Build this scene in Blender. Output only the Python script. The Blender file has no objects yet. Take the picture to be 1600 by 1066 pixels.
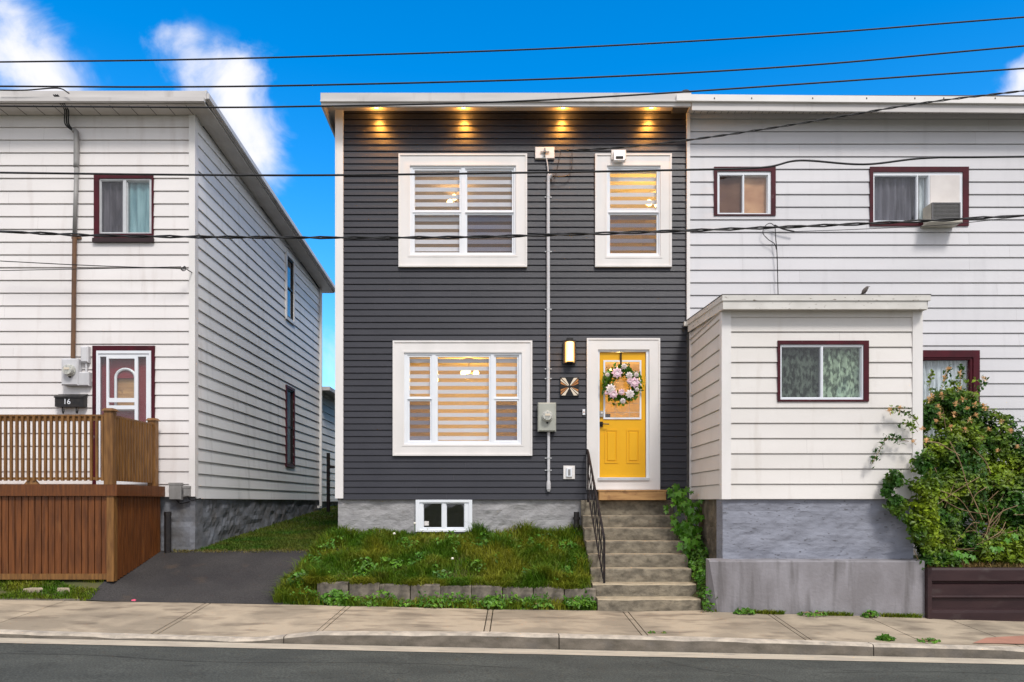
import bpy, math, random
import numpy as np
from mathutils import Vector, noise
random.seed(7); rng = np.random.default_rng(7)
S = bpy.context.scene
COL = S.collection
F = 1158.0; HY = 785.0; CH = 1.70          # focal length in photo pixels, horizon row, camera height
def X(px, Y): return (px-800.0)/F*Y
def Z(py, Y): return CH+(HY-py)/F*Y
def R(z): return CH+z                       # height given relative to the eye level

# ------------------------------------------------------------------ materials
def mat(name, c1, c2=None, scale=3.0, stretch=(1,1,1), rough=0.6, bump=0.0, bscale=40.0, bstretch=(1,1,1),
        island=0.0, spec=0.4, metal=0.0, lo=0.35, hi=0.65, dirt=None, fine=0.0, fsc=180, emit=None, estr=0.0, sss=0.0, trans=0.0, bdist=0.01):
    m = bpy.data.materials.new(name); m.use_nodes = True
    nt = m.node_tree; N = nt.nodes; L = nt.links
    b = N['Principled BSDF']
    b.inputs['Roughness'].default_value = rough
    b.inputs['Specular IOR Level'].default_value = spec
    b.inputs['Metallic'].default_value = metal
    tc = N.new('ShaderNodeTexCoord')
    def nz(sc, st, det=6):
        mp = N.new('ShaderNodeMapping'); mp.inputs['Scale'].default_value = st
        L.new(tc.outputs['Object'], mp.inputs['Vector'])
        n = N.new('ShaderNodeTexNoise'); n.inputs['Scale'].default_value = sc; n.inputs['Detail'].default_value = det
        L.new(mp.outputs[0], n.inputs['Vector']); return n.outputs['Fac']
    def rgb(c): return (c[0], c[1], c[2], 1)
    def mix(fac, a, bb, mode='MIX'):
        x = N.new('ShaderNodeMix'); x.data_type = 'RGBA'; x.blend_type = mode
        for s, v in ((0, fac), (6, a), (7, bb)):
            if hasattr(v, 'links'): L.new(v, x.inputs[s])
            else: x.inputs[s].default_value = v
        return x.outputs[2]
    def rng_(v, a, b_, c=0.0, d=1.0):
        r = N.new('ShaderNodeMapRange'); r.inputs[1].default_value = a; r.inputs[2].default_value = b_
        r.inputs[3].default_value = c; r.inputs[4].default_value = d; L.new(v, r.inputs[0]); return r.outputs[0]
    col = rgb(c1)
    if c2 is not None:
        col = mix(rng_(nz(scale, stretch), lo, hi), rgb(c1), rgb(c2))
    if dirt:
        dc, ds, dst, a0, a1, amt = dirt
        col = mix(rng_(nz(ds, dst), a0, a1, 0, amt), col, rgb(dc))
    if fine:
        v = rng_(nz(fsc, (1,1,1), 3), .3, .7, 1-fine, 1+fine)
        cb = N.new('ShaderNodeCombineColor')
        for i in range(3): L.new(v, cb.inputs[i])
        col = mix(1.0, col, cb.outputs[0], 'MULTIPLY')
    if island:
        g = N.new('ShaderNodeNewGeometry')
        v = rng_(g.outputs['Random Per Island'], 0, 1, 1-island, 1+island)
        cb = N.new('ShaderNodeCombineColor')
        for i in range(3): L.new(v, cb.inputs[i])
        col = mix(1.0, col, cb.outputs[0], 'MULTIPLY')
    if hasattr(col, 'links'): L.new(col, b.inputs['Base Color'])
    else: b.inputs['Base Color'].default_value = col
    if bump:
        bp = N.new('ShaderNodeBump'); bp.inputs['Strength'].default_value = bump; bp.inputs['Distance'].default_value = bdist
        L.new(nz(bscale, bstretch, 8), bp.inputs['Height']); L.new(bp.outputs[0], b.inputs['Normal'])
    if emit:
        b.inputs['Emission Color'].default_value = rgb(emit); b.inputs['Emission Strength'].default_value = estr
    if trans:
        out = N['Material Output']; tr = N.new('ShaderNodeBsdfTranslucent'); ms = N.new('ShaderNodeMixShader')
        if hasattr(col, 'links'): L.new(col, tr.inputs[0])
        else: tr.inputs[0].default_value = col
        ms.inputs[0].default_value = trans
        L.new(b.outputs[0], ms.inputs[1]); L.new(tr.outputs[0], ms.inputs[2]); L.new(ms.outputs[0], out.inputs[0])
    return m
def glassmat(name, tint=(1,1,1), alpha=0.0, refl=1.0, ior=1.5):
    m = bpy.data.materials.new(name); m.use_nodes = True; nt = m.node_tree; N = nt.nodes; L = nt.links
    N.remove(N['Principled BSDF']); out = N['Material Output']
    t = N.new('ShaderNodeBsdfTransparent'); t.inputs[0].default_value = (*tint, 1)
    g = N.new('ShaderNodeBsdfGlossy'); g.inputs['Roughness'].default_value = 0.02; g.inputs[0].default_value = (refl, refl, refl, 1)
    f = N.new('ShaderNodeFresnel')
    gm = N.new('ShaderNodeNewGeometry'); mi = N.new('ShaderNodeMapRange'); mi.inputs[3].default_value = ior; mi.inputs[4].default_value = 1/ior   # thin pane: same reflectance on both faces
    L.new(gm.outputs['Backfacing'], mi.inputs[0]); L.new(mi.outputs[0], f.inputs[0])
    nz = N.new('ShaderNodeTexNoise'); nz.inputs['Scale'].default_value = 1.5
    tc = N.new('ShaderNodeTexCoord'); L.new(tc.outputs['Object'], nz.inputs['Vector'])
    bp = N.new('ShaderNodeBump'); bp.inputs['Strength'].default_value = 0.12; bp.inputs['Distance'].default_value = 0.05
    L.new(nz.outputs['Fac'], bp.inputs['Height']); L.new(bp.outputs[0], g.inputs['Normal'])
    ms = N.new('ShaderNodeMixShader'); L.new(f.outputs[0], ms.inputs[0]); L.new(t.outputs[0], ms.inputs[1]); L.new(g.outputs[0], ms.inputs[2])
    L.new(ms.outputs[0], out.inputs[0]); return m
def sheermat(name, col, alpha):
    m = bpy.data.materials.new(name); m.use_nodes = True; nt = m.node_tree; N = nt.nodes; L = nt.links
    N.remove(N['Principled BSDF']); out = N['Material Output']
    t = N.new('ShaderNodeBsdfTransparent')
    d = N.new('ShaderNodeBsdfDiffuse'); d.inputs[0].default_value = (*col, 1)
    tl = N.new('ShaderNodeBsdfTranslucent'); tl.inputs[0].default_value = (*col, 1)
    a = N.new('ShaderNodeMixShader'); a.inputs[0].default_value = .6; L.new(d.outputs[0], a.inputs[1]); L.new(tl.outputs[0], a.inputs[2])
    ms = N.new('ShaderNodeMixShader'); ms.inputs[0].default_value = alpha
    L.new(t.outputs[0], ms.inputs[1]); L.new(a.outputs[0], ms.inputs[2]); L.new(ms.outputs[0], out.inputs[0]); return m

M = {}
M['char'] = mat('charcoal_vinyl', (.0225,.0232,.032), (.028,.0285,.038), 2.0, (1,1,1), .42, island=.06, spec=.45, fine=.04, bump=.15, bscale=60, bstretch=(.15,1,6))
M['whiteL'] = mat('pale_clapboard', (.80,.770,.758), (.74,.71,.70), 1.2, (.5,1,1.4), .5, island=.03, dirt=((.45,.38,.34), 2.2, (2.5,2.5,.35), .56, .78, .30), fine=.03)
M['whiteLs'] = mat('pale_clapboard_lit_side', (.86,.85,.84), (.79,.78,.77), 1.2, (.5,.5,1.4), .5, island=.03, dirt=((.36,.36,.33), 2.2, (2.5,2.5,.3), .55, .75, .30), fine=.03)  # brighter clapboard copy, the side wall's extra light put into its colour
M['whiteN'] = mat('grey_white_clapboard', (.655,.65,.675), (.60,.595,.62), 1.0, (.4,1,1.4), .5, island=.03, dirt=((.40,.40,.42), 2.0, (2.2,2.2,.3), .56, .78, .28), fine=.03)
M['whiteP'] = mat('off_white_clapboard', (.76,.73,.70), (.70,.67,.635), 1.2, (.5,1,1.4), .5, island=.025, dirt=((.46,.40,.34), 2.5, (2.5,2.5,.4), .56, .76, .30), fine=.03)
M['trim'] = mat('white_trim_paint', (.80,.775,.76), (.74,.72,.70), 3, (1,1,.4), .45, fine=.03)
M['vinyl'] = mat('white_vinyl_frame', (.80,.83,.87), (.76,.79,.84), 4, (1,1,1), .35)
M['fascia'] = mat('fascia_metal', (.62,.595,.58), (.52,.50,.49), 2.2, (.4,1,3), .45, dirt=((.25,.22,.2), 3, (1.5,1.5,.5), .6, .8, .5))
M['soffit'] = mat('soffit_vinyl', (.60,.57,.54), (.52,.49,.46), 3, (1,1,1), .6, bump=.5, bscale=30, bstretch=(1,.05,1))
M['roof'] = mat('roof_felt', (.09,.09,.09), (.14,.13,.12), 4, rough=.9, bump=.4)
M['burg'] = mat('burgundy_paint', (.075,.004,.012), (.045,.004,.009), 5, (1,1,1), .5, spec=.25, dirt=((.22,.17,.17), 9, (1,1,1), .68, .78, .5))
M['alum'] = mat('aluminium_frame', (.62,.63,.64), (.52,.53,.54), 6, rough=.4, metal=.3)
M['glass'] = glassmat('window_glass', (.985,.995,.99))
M['screen'] = glassmat('screened_glass', (.74,.74,.76))
M['yellow'] = mat('yellow_door_paint', (.80,.415,.003), (.77,.395,.003), 2, rough=.4)
M['black'] = mat('black_metal', (.018,.018,.02), (.035,.03,.028), 20, rough=.45, metal=.3)
M['iron'] = mat('wrought_iron', (.02,.018,.02), (.06,.035,.028), 18, rough=.55, metal=.4, lo=.5, hi=.8)
M['wire'] = mat('cable_rubber', (.006,.006,.007), (.014,.014,.015), 10, rough=.5)
M['found'] = mat('painted_stone_foundation', (.37,.365,.37), (.27,.265,.27), 3.0, (1,1,1.5), .85, bump=.6, bscale=11, bstretch=(1,1,2), dirt=((.15,.135,.12), 9, (1,1,2), .60, .72, .5), bdist=.03)
M['foundL'] = mat('grey_concrete_foundation', (.22,.235,.27), (.13,.13,.135), 2.2, (1,1,1.5), .85, bump=.7, bscale=8, bdist=.03, dirt=((.10,.09,.08), 3, (1,1,1), .5, .7, .7))
M['foundP'] = mat('blue_grey_rendered_wall', (.27,.285,.34), (.20,.21,.25), 2.5, (1,1,2), .8, bump=.6, bscale=7, bstretch=(1,1,2.6), dirt=((.08,.08,.09), 13, (1,1,3), .63, .70, .8), bdist=.03)
M['rubble'] = mat('rubble_stone', (.16,.135,.10), (.08,.066,.05), 6, rough=.9, bump=1, bscale=12, bdist=.03)
M['ledge'] = mat('rendered_ledge', (.28,.27,.29), (.20,.19,.20), 3, (1,1,.5), .85, bump=.6, bscale=22, dirt=((.085,.078,.075), 3.2, (2.2,2.2,.25), .52, .72, .7))
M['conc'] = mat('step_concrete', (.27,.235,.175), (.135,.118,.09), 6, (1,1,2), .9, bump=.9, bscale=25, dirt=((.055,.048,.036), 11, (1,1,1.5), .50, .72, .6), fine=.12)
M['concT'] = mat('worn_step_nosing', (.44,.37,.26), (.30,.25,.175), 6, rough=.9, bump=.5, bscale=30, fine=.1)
M['walk'] = mat('sidewalk_concrete', (.43,.355,.26), (.30,.25,.185), 1.6, (1,1,1), .9, bump=.35, bscale=60, lo=.42, hi=.58, dirt=((.15,.12,.088), 2.6, (.8,2.2,1), .50, .68, .7), fine=.10, island=.05)
M['redpatch'] = mat('red_paving', (.42,.20,.14), (.33,.17,.12), 4, rough=.9, fine=.1)
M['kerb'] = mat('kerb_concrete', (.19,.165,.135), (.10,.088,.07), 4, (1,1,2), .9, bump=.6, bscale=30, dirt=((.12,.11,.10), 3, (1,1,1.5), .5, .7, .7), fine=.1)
M['kerbtop'] = mat('worn_lit_kerb_top', (.56,.49,.40), (.34,.30,.25), 7, rough=.85, bump=.4, bscale=30, fine=.08, dirt=((.25,.23,.2), 6, (1,2,1), .6, .75, .7))  # pale from wear, with some of the light from above put into the colour
M['asphalt'] = mat('road_asphalt', (.068,.073,.064), (.048,.052,.046), 1.8, (.8,1.4,1), .85, bump=.6, bscale=90, fine=.5, fsc=55, dirt=((.024,.026,.024), 3.0, (.7,2.4,1), .64, .70, .7), bdist=.004)
M['drive'] = mat('driveway_asphalt', (.046,.043,.042), (.030,.028,.029), 1.5, (1,1,1), .85, bump=.6, bscale=90, fine=.4, fsc=60, dirt=((.10,.07,.045), 2.5, (1,1,1), .62, .75, .5), bdist=.006)
M['paint'] = mat('road_line_paint', (.52,.46,.36), (.40,.35,.28), 5, (.5,2,1), .8, fine=.08, dirt=((.22,.2,.18), 9, (.6,2,1), .6, .75, .6))
M['soil'] = mat('soil', (.085,.06,.035), (.05,.04,.022), 6, rough=.95, bump=.8, bscale=30)
M['ground'] = mat('turf_ground', (.045,.075,.018), (.10,.085,.035), 2.5, rough=.95, bump=.8, bscale=30)
M['grass'] = mat('grass_blades', (.075,.170,.008), (.22,.24,.018), 1.8, (1,1,1), .55, island=.35, spec=.25, trans=.3, lo=.4, hi=.62, dirt=((.26,.22,.06), 5, (1,1,1), .60, .72, .4))
M['grass2'] = mat('shade_tinted_grass_blades', (.045,.125,.010), (.11,.14,.018), 1.2, (1,1,1), .6, island=.35, spec=.2, trans=.3, dirt=((.26,.20,.06), 1.6, (1,1,1), .6, .75, .6))  # darker copy of the grass, shade between the houses put into its colour
M['leaf'] = mat('leaf_green', (.05,.17,.012), (.12,.26,.02), 3, rough=.45, island=.45, spec=.4, trans=.25)
M['leafb'] = mat('honeysuckle_leaf', (.030,.105,.006), (.24,.33,.014), 1.8, rough=.45, island=.45, spec=.4, trans=.25, lo=.42, hi=.66)
M['leafm'] = mat('maple_leaf', (.10,.27,.015), (.05,.17,.012), 3, rough=.45, island=.3, spec=.4, trans=.3)
M['twig'] = mat('dry_twig', (.34,.23,.13), (.20,.12,.07), 8, rough=.8, island=.3)
M['blossom'] = mat('peach_blossom', (.80,.48,.24), (.82,.62,.34), 30, rough=.6, island=.15, trans=.2)
M['dand'] = mat('white_petal', (.85,.82,.72), rough=.7)
M['pinkp'] = mat('pink_petal', (.72,.45,.56), (.85,.68,.74), 40, rough=.6, island=.12)
M['whitep'] = mat('cream_petal', (.85,.80,.78), (.78,.70,.70), 40, rough=.6, island=.08)
M['deck'] = mat('stained_deck_wood', (.165,.053,.011), (.085,.026,.005), 5, (6,6,.5), .5, island=.22, bump=.3, bscale=20, bstretch=(6,6,.5), dirt=((.24,.10,.03), 3, (3,3,.6), .58, .75, .5))
M['deckr'] = mat('stained_rail_wood', (.235,.112,.030), (.13,.058,.016), 6, (5,5,.6), .5, island=.2, bump=.3, bscale=20, bstretch=(6,6,.5))
M['lumber'] = mat('raw_lumber', (.52,.30,.12), (.36,.19,.075), 3, (1,4,7), .65, dirt=((.22,.11,.05), 5, (1.5,1,2), .6, .7, .7))
M['pvc'] = mat('grey_conduit', (.30,.295,.29), (.22,.215,.21), 6, (1,1,.4), .5)
M['pvcw'] = mat('pale_conduit', (.62,.62,.64), (.52,.52,.54), 6, (1,1,.4), .45)
M['rust'] = mat('rusty_conduit', (.17,.085,.04), (.11,.06,.035), 8, (1,1,.5), .6)
M['metergrey'] = mat('meter_box_paint', (.42,.43,.38), (.36,.37,.33), 6, rough=.5)
M['metergl'] = mat('meter_dome', (.62,.62,.56), (.35,.36,.34), 40, rough=.2, spec=.7)
M['dark'] = mat('dark_recess', (.02,.02,.02), rough=.7)
M['room'] = mat('warm_room_plaster', (.75,.62,.38), (.68,.55,.33), 2, rough=.9)
M['roomb'] = mat('bedroom_plaster', (.55,.46,.38), rough=.9)
M['inner'] = mat('interior_plaster', (.30,.28,.26), rough=.95)
M['blind'] = mat('blind_opaque', (.70,.675,.725), rough=.8, trans=.15)
M['sheer'] = sheermat('blind_sheer', (.80,.60,.36), .24)
M['rust_panel'] = mat('maroon_metal_cladding', (.022,.008,.010), (.038,.017,.018), 3, (.6,1,2), .5, dirt=((.09,.075,.07), 3, (1,1,2), .6, .75, .5))
M['bulb'] = mat('lit_bulb', (1,.8,.5), emit=(1,.62,.22), estr=6)
M['pot'] = mat('lit_downlight', (1,.7,.3), emit=(1,.52,.12), estr=9)
M['lampg'] = mat('lit_lamp_glass', (1,.8,.5), emit=(1,.56,.15), estr=2.2)
M['ac'] = mat('ac_grille', (.16,.155,.16), (.10,.10,.105), 30, (1,1,6), .6)
M['accase'] = mat('ac_case', (.55,.52,.44), (.42,.40,.34), 6, rough=.5)
M['panelw'] = mat('white_infill_board', (.74,.70,.68), (.66,.62,.60), 4, rough=.7)
M['curtG'] = mat('green_lace_curtain', (.05,.085,.05), (.36,.47,.34), 16, (1.6,1,.8), .9, lo=.42, hi=.60)
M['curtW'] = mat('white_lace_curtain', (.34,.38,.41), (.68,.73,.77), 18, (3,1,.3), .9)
M['curtB'] = mat('teal_curtain', (.10,.22,.26), (.24,.40,.44), 5, (3,1,.3), .9)  # vertical streaks put the light and shade of the folds into the colour
M['curtK'] = mat('charcoal_curtain', (.14,.13,.14), (.42,.40,.42), 5, (3,1,.3), .9)  # fold contrast painted as light and dark upright streaks
M['curtK2'] = mat('grey_curtain', (.16,.16,.175), (.44,.44,.47), 5, (3,1,.3), .9)  # folds also shaded by streaks in the cloth colour
M['curtO'] = mat('tan_curtain', (.40,.19,.10), (.56,.31,.17), 3, (1,1,1.5), .9)
M['quiltw'] = mat('quilt_cream', (.70,.62,.50), rough=.6)
M['quilto'] = mat('quilt_orange_wood', (.38,.15,.04), (.50,.22,.07), 8, rough=.6)
M['bird'] = mat('bird_feathers', (.06,.05,.045), (.12,.10,.09), 30, rough=.8)
M['stone'] = mat('weathered_block', (.25,.215,.17), (.10,.088,.075), 7, rough=.9, bump=.8, bscale=20, dirt=((.045,.04,.033), 5, (1,1,1), .48, .66, .8), fine=.1)
M['litter'] = mat('pink_wrapper', (.85,.12,.22), rough=.5)
M['burgD'] = mat('red_inner_door', (.20,.002,.008), rough=.4)
M['handle'] = mat('dark_bronze', (.03,.022,.016), rough=.35, metal=.6)
M['chrome'] = mat('brushed_metal', (.45,.42,.38), rough=.3, metal=.8)

# ------------------------------------------------------------------ mesh building
ORG = {}
class MB:
    def __init__(s): s.v = []; s.f = []; s.m = []; s.cur = 0; s.sm = False
    def add(s, vs, fs):
        o = len(s.v); s.v += [tuple(p) for p in vs]
        for f in fs: s.f.append([i+o for i in f]); s.m.append(s.cur)
        return s
    def box(s, x0, x1, y0, y1, z0, z1):
        if x0 > x1: x0, x1 = x1, x0
        if y0 > y1: y0, y1 = y1, y0
        if z0 > z1: z0, z1 = z1, z0
        return s.add([(x0,y0,z0),(x1,y0,z0),(x1,y1,z0),(x0,y1,z0),(x0,y0,z1),(x1,y0,z1),(x1,y1,z1),(x0,y1,z1)],
              [(0,3,2,1),(4,5,6,7),(0,1,5,4),(1,2,6,5),(2,3,7,6),(3,0,4,7)])
    def bev(s, x0, x1, y0, y1, z0, z1, b=.01):   # box with chamfered front (towards -y) edges
        vs = [(x0,y0+b,z0),(x1,y0+b,z0),(x1,y0+b,z1),(x0,y0+b,z1),(x0+b,y0,z0+b),(x1-b,y0,z0+b),(x1-b,y0,z1-b),(x0+b,y0,z1-b),
              (x0,y1,z0),(x1,y1,z0),(x1,y1,z1),(x0,y1,z1)]
        return s.add(vs, [(4,5,6,7),(0,1,5,4),(1,2,6,5),(2,3,7,6),(3,0,4,7),(0,8,9,1),(1,9,10,2),(2,10,11,3),(3,11,8,0),(8,11,10,9)])
    def hexa(s, p):   # 8 points: bottom 4 ccw, top 4 ccw
        return s.add(p, [(0,3,2,1),(4,5,6,7),(0,1,5,4),(1,2,6,5),(2,3,7,6),(3,0,4,7)])
    def plate(s, x0, x1, z0, z1, y0, y1, holes, mp=None):
        xs = sorted({x0, x1, *[min(max(h[i], x0), x1) for h in holes for i in (0, 1)]})
        zs = sorted({z0, z1, *[min(max(h[i], z0), z1) for h in holes for i in (2, 3)]})
        mp = mp or (lambda u, w, z: (u, w, z))
        nx, nz = len(xs)-1, len(zs)-1
        def solid(i, j):
            if i < 0 or j < 0 or i >= nx or j >= nz: return False
            cx = (xs[i]+xs[i+1])/2; cz = (zs[j]+zs[j+1])/2
            return not any(h[0] < cx < h[1] and h[2] < cz < h[3] for h in holes)
        for i in range(nx):
            for j in range(nz):
                if not solid(i, j): continue
                a, b, c, d = xs[i], xs[i+1], zs[j], zs[j+1]
                s.add([mp(a,y0,c),mp(b,y0,c),mp(b,y0,d),mp(a,y0,d)], [(0,1,2,3)])
                s.add([mp(a,y1,c),mp(b,y1,c),mp(b,y1,d),mp(a,y1,d)], [(3,2,1,0)])
                if not solid(i-1,j): s.add([mp(a,y0,c),mp(a,y0,d),mp(a,y1,d),mp(a,y1,c)], [(0,1,2,3)])
                if not solid(i+1,j): s.add([mp(b,y0,c),mp(b,y1,c),mp(b,y1,d),mp(b,y0,d)], [(0,1,2,3)])
                if not solid(i,j-1): s.add([mp(a,y0,c),mp(a,y1,c),mp(b,y1,c),mp(b,y0,c)], [(0,1,2,3)])
                if not solid(i,j+1): s.add([mp(a,y0,d),mp(b,y0,d),mp(b,y1,d),mp(a,y1,d)], [(0,1,2,3)])
        return s
    def ring(s, o, i, y0, y1):
        return s.plate(o[0], o[1], o[2], o[3], y0, y1, [i])
    def tube(s, pts, r, n=8, cap=True, r1=None):
        pts = [Vector(p) for p in pts]; k = len(pts); o = len(s.v); prev = None
        for a in range(k):
            t = (pts[min(a+1,k-1)]-pts[max(a-1,0)]).normalized()
            if prev is None:
                up = Vector((0,0,1)) if abs(t.z) < .9 else Vector((1,0,0))
                u = t.cross(up).normalized()
            else: u = (prev - t*prev.dot(t)).normalized()
            prev = u; w = t.cross(u)
            rr = r if r1 is None else r+(r1-r)*a/(k-1)
            for j in range(n):
                an = 2*math.pi*j/n; s.v.append(tuple(pts[a]+u*math.cos(an)*rr+w*math.sin(an)*rr))
        for a in range(k-1):
            for j in range(n):
                s.f.append([o+a*n+j, o+a*n+(j+1)%n, o+(a+1)*n+(j+1)%n, o+(a+1)*n+j]); s.m.append(s.cur)
        if cap:
            s.f.append([o+j for j in reversed(range(n))]); s.m.append(s.cur)
            s.f.append([o+(k-1)*n+j for j in range(n)]); s.m.append(s.cur)
        return s
    def lathe(s, c, axis, prof, n=16):    # prof = [(distance along axis, radius)...]
        c = Vector(c); ax = Vector(axis).normalized(); up = Vector((0,0,1)) if abs(ax.z) < .9 else Vector((1,0,0))
        u = ax.cross(up).normalized(); w = ax.cross(u); o = len(s.v)
        for d, r in prof:
            for j in range(n):
                an = 2*math.pi*j/n; s.v.append(tuple(c+ax*d+u*math.cos(an)*r+w*math.sin(an)*r))
        for a in range(len(prof)-1):
            for j in range(n):
                s.f.append([o+a*n+j, o+a*n+(j+1)%n, o+(a+1)*n+(j+1)%n, o+(a+1)*n+j]); s.m.append(s.cur)
        for base, rev in ((0, True), ((len(prof)-1)*n, False)):
            q = [o+base+j for j in range(n)]; s.f.append(q[::-1] if rev else q); s.m.append(s.cur)
        return s
    def build(s, name, ms, parent=None, smooth=False, org=None):
        if not isinstance(ms, (list, tuple)): ms = [ms]
        if org is None: org = ORG.get(parent.name, (0,0,0)) if parent is not None else (0,0,0)
        me = bpy.data.meshes.new(name)
        me.from_pydata([(a-org[0], b-org[1], c-org[2]) for a, b, c in s.v], [], s.f)
        for m_ in ms: me.materials.append(m_)
        if len(ms) > 1: me.polygons.foreach_set('material_index', s.m)
        if smooth: me.polygons.foreach_set('use_smooth', [True]*len(me.polygons))
        me.update()
        o = bpy.data.objects.new(name, me); COL.objects.link(o)
        if parent is not None: o.parent = parent; ORG[o.name] = org
        else: o.location = org; ORG[o.name] = org
        return o
def tag(o, label=None, cat=None, group=None, kind=None):
    if label: o['label'] = label
    if cat: o['category'] = cat
    if group: o['group'] = group
    if kind: o['kind'] = kind
    return o
def thing(name, loc, label, cat, group=None):
    o = bpy.data.objects.new(name, None); o.empty_display_size = .2; COL.objects.link(o); o.location = loc; ORG[o.name] = tuple(loc)
    return tag(o, label, cat, group)
def copy_tree(root, loc, label):
    r = root.copy(); COL.objects.link(r); r.location = loc; r['label'] = label
    for ch in list(root.children):
        c = ch.copy(); COL.objects.link(c); c.parent = r
        for g in list(ch.children):
            d = g.copy(); COL.objects.link(d); d.parent = c
    return r
def spline(pts, n=8):
    P = [Vector(p) for p in pts]; P = [P[0]*2-P[1]]+P+[P[-1]*2-P[-2]]; out = []
    for i in range(1, len(P)-2):
        for k in range(n):
            t = k/n; a, b, c, d = P[i-1], P[i], P[i+1], P[i+2]
            out.append(.5*((2*b)+(c-a)*t+(2*a-5*b+4*c-d)*t*t+(3*b-a-3*c+d)*t**3))
    out.append(P[-2]); return out
def lerp(x, tab):
    if x <= tab[0][0]:
        return tab[0][1]
    for (a, va), (b, vb) in zip(tab, tab[1:]):
        if x <= b: return va+(vb-va)*(x-a)/(b-a)
    return tab[-1][1]

# clapboard / vinyl courses with real lips and slots
def siding(mb, u0, u1, z0, z1, pitch, mp, holes=(), lip=.015, slot=.011, zstart=None):
    """mp(u, out, z) -> world. u1 may be a function of z (sloping roof line)."""
    fu1 = u1 if callable(u1) else (lambda z: u1)
    z = z0 if zstart is None else zstart
    while z < z1-1e-4:
        prof = [(z,-.014),(z,lip),(z+.006,lip+.001),(z+pitch-slot,.003),(z+pitch-slot,-.014),(z+pitch,-.014)]
        lo, hi = max(z, z0), min(z+pitch, z1)
        cuts = sorted({lo, hi, *[c for h in holes for c in (h[2], h[3]) if lo < c < hi]})
        for ca, cb in zip(cuts, cuts[1:]):
            mid = (ca+cb)/2; segs = [(u0, None)]
            hs = sorted([h for h in holes if h[2] < mid < h[3]], key=lambda h: h[0])
            cur = u0; segs = []
            for h in hs:
                if h[0] > cur: segs.append((cur, h[0]))
                cur = max(cur, h[1])
            segs.append((cur, None))
            seg2 = []
            for sa, sb in segs:
                e_ = fu1(mid) if sb is None else sb; c_ = sa; step_ = random.uniform(.8, 3.6)
                while e_-c_ > step_+.5:
                    seg2.append((c_, c_+step_)); c_ += step_+.0015; step_ = 3.66
                seg2.append((c_, sb))
            segs = seg2
            pl = []
            for (za, oa), (zb, ob) in zip(prof, prof[1:]):
                if abs(zb-za) < 1e-9:
                    if ca-1e-9 <= za <= cb+1e-9: pl.append((za, oa, zb, ob))
                else:
                    p, q = max(za, ca), min(zb, cb)
                    if q-p > 1e-6:
                        pl.append((p, oa+(ob-oa)*(p-za)/(zb-za), q, oa+(ob-oa)*(q-za)/(zb-za)))
            for sa, sb in segs:
                vs, fs = [], []
                last = None
                for za, oa, zb, ob in pl:
                    ea = fu1(za) if sb is None else sb; eb = fu1(zb) if sb is None else sb
                    if ea <= sa or eb <= sa: last = None; continue
                    if last == (za, oa): i0 = len(vs)-2
                    else: i0 = len(vs); vs += [mp(sa,oa,za), mp(ea,oa,za)]
                    i1 = len(vs); vs += [mp(sa,ob,zb), mp(eb,ob,zb)]
                    fs.append((i0, i0+1, i1+1, i1)); last = (zb, ob)
                if fs: mb.add(vs, fs)
        z += pitch
    return mb

def rough_wall(mb, x0, x1, z0, z1, Y, depth=.3, amp=.02, step=.08, seed=0, mp=None):
    mp = mp or (lambda u, w, z: (u, w, z))
    nx = max(2, int((x1-x0)/step)); nz = max(2, int((z1-z0)/step)); vs = []; fs = []
    for j in range(nz+1):
        for i in range(nx+1):
            u = x0+(x1-x0)*i/nx; z = z0+(z1-z0)*j/nz
            d = noise.noise(Vector((u*3+seed, z*6, 0)))*amp + noise.noise(Vector((u*11, z*19+seed, 3)))*amp*.5
            if i in (0, nx) or j in (nz,): d *= .3
            vs.append(mp(u, Y+d, z))
    for j in range(nz):
        for i in range(nx):
            a = j*(nx+1)+i; fs.append((a, a+1, a+nx+2, a+nx+1))
    mb.add(vs, fs)
    o = .02+amp
    mb.add([mp(x0,Y+o*0,z0),mp(x0,Y+depth,z0),mp(x0,Y+depth,z1),mp(x0,Y,z1)], [(0,1,2,3)])
    mb.add([mp(x1,Y,z0),mp(x1,Y+depth,z0),mp(x1,Y+depth,z1),mp(x1,Y,z1)], [(3,2,1,0)])
    mb.add([mp(x0,Y,z1),mp(x1,Y,z1),mp(x1,Y+depth,z1),mp(x0,Y+depth,z1)], [(0,1,2,3)])
    return mb

def rect(x0, x1, y0, y1, Y=12.0):   # photo pixels -> (X0, X1, Z0, Z1) on plane Y
    return (X(x0,Y), X(x1,Y), Z(y1,Y), Z(y0,Y))

# ------------------------------------------------------------------ ground, road, sidewalk, kerb
def zroad(x): return R(-1.68-.0212*max(-60, min(60, x)))
ZB = [(-60,R(-.5)),(-7.0,R(-1.341)),(-4.2,R(-1.385)),(-2.5,R(-1.42)),(0,R(-1.475)),(1.9,R(-1.497)),(2.8,R(-1.475)),(5.5,R(-1.545)),(8,R(-1.62)),(60,R(-2.7))]
ZF = [(-60,R(-.5)),(-8,R(-1.40)),(-5.98,R(-1.482)),(-4.18,R(-1.539)),(-2.95,R(-1.572)),(-2.24,R(-1.500)),(-.3,R(-1.508)),(1.52,R(-1.554)),(2.24,R(-1.569)),(4.46,R(-1.643)),(5.98,R(-1.685)),(60,R(-2.8))]
YF, YK = 8.65, 8.50
def yback(x): return lerp(x, [(2.62,10.2),(2.8,9.95)])
def zb(x): return lerp(x, ZB)
def zf(x): return lerp(x, ZF)
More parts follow.
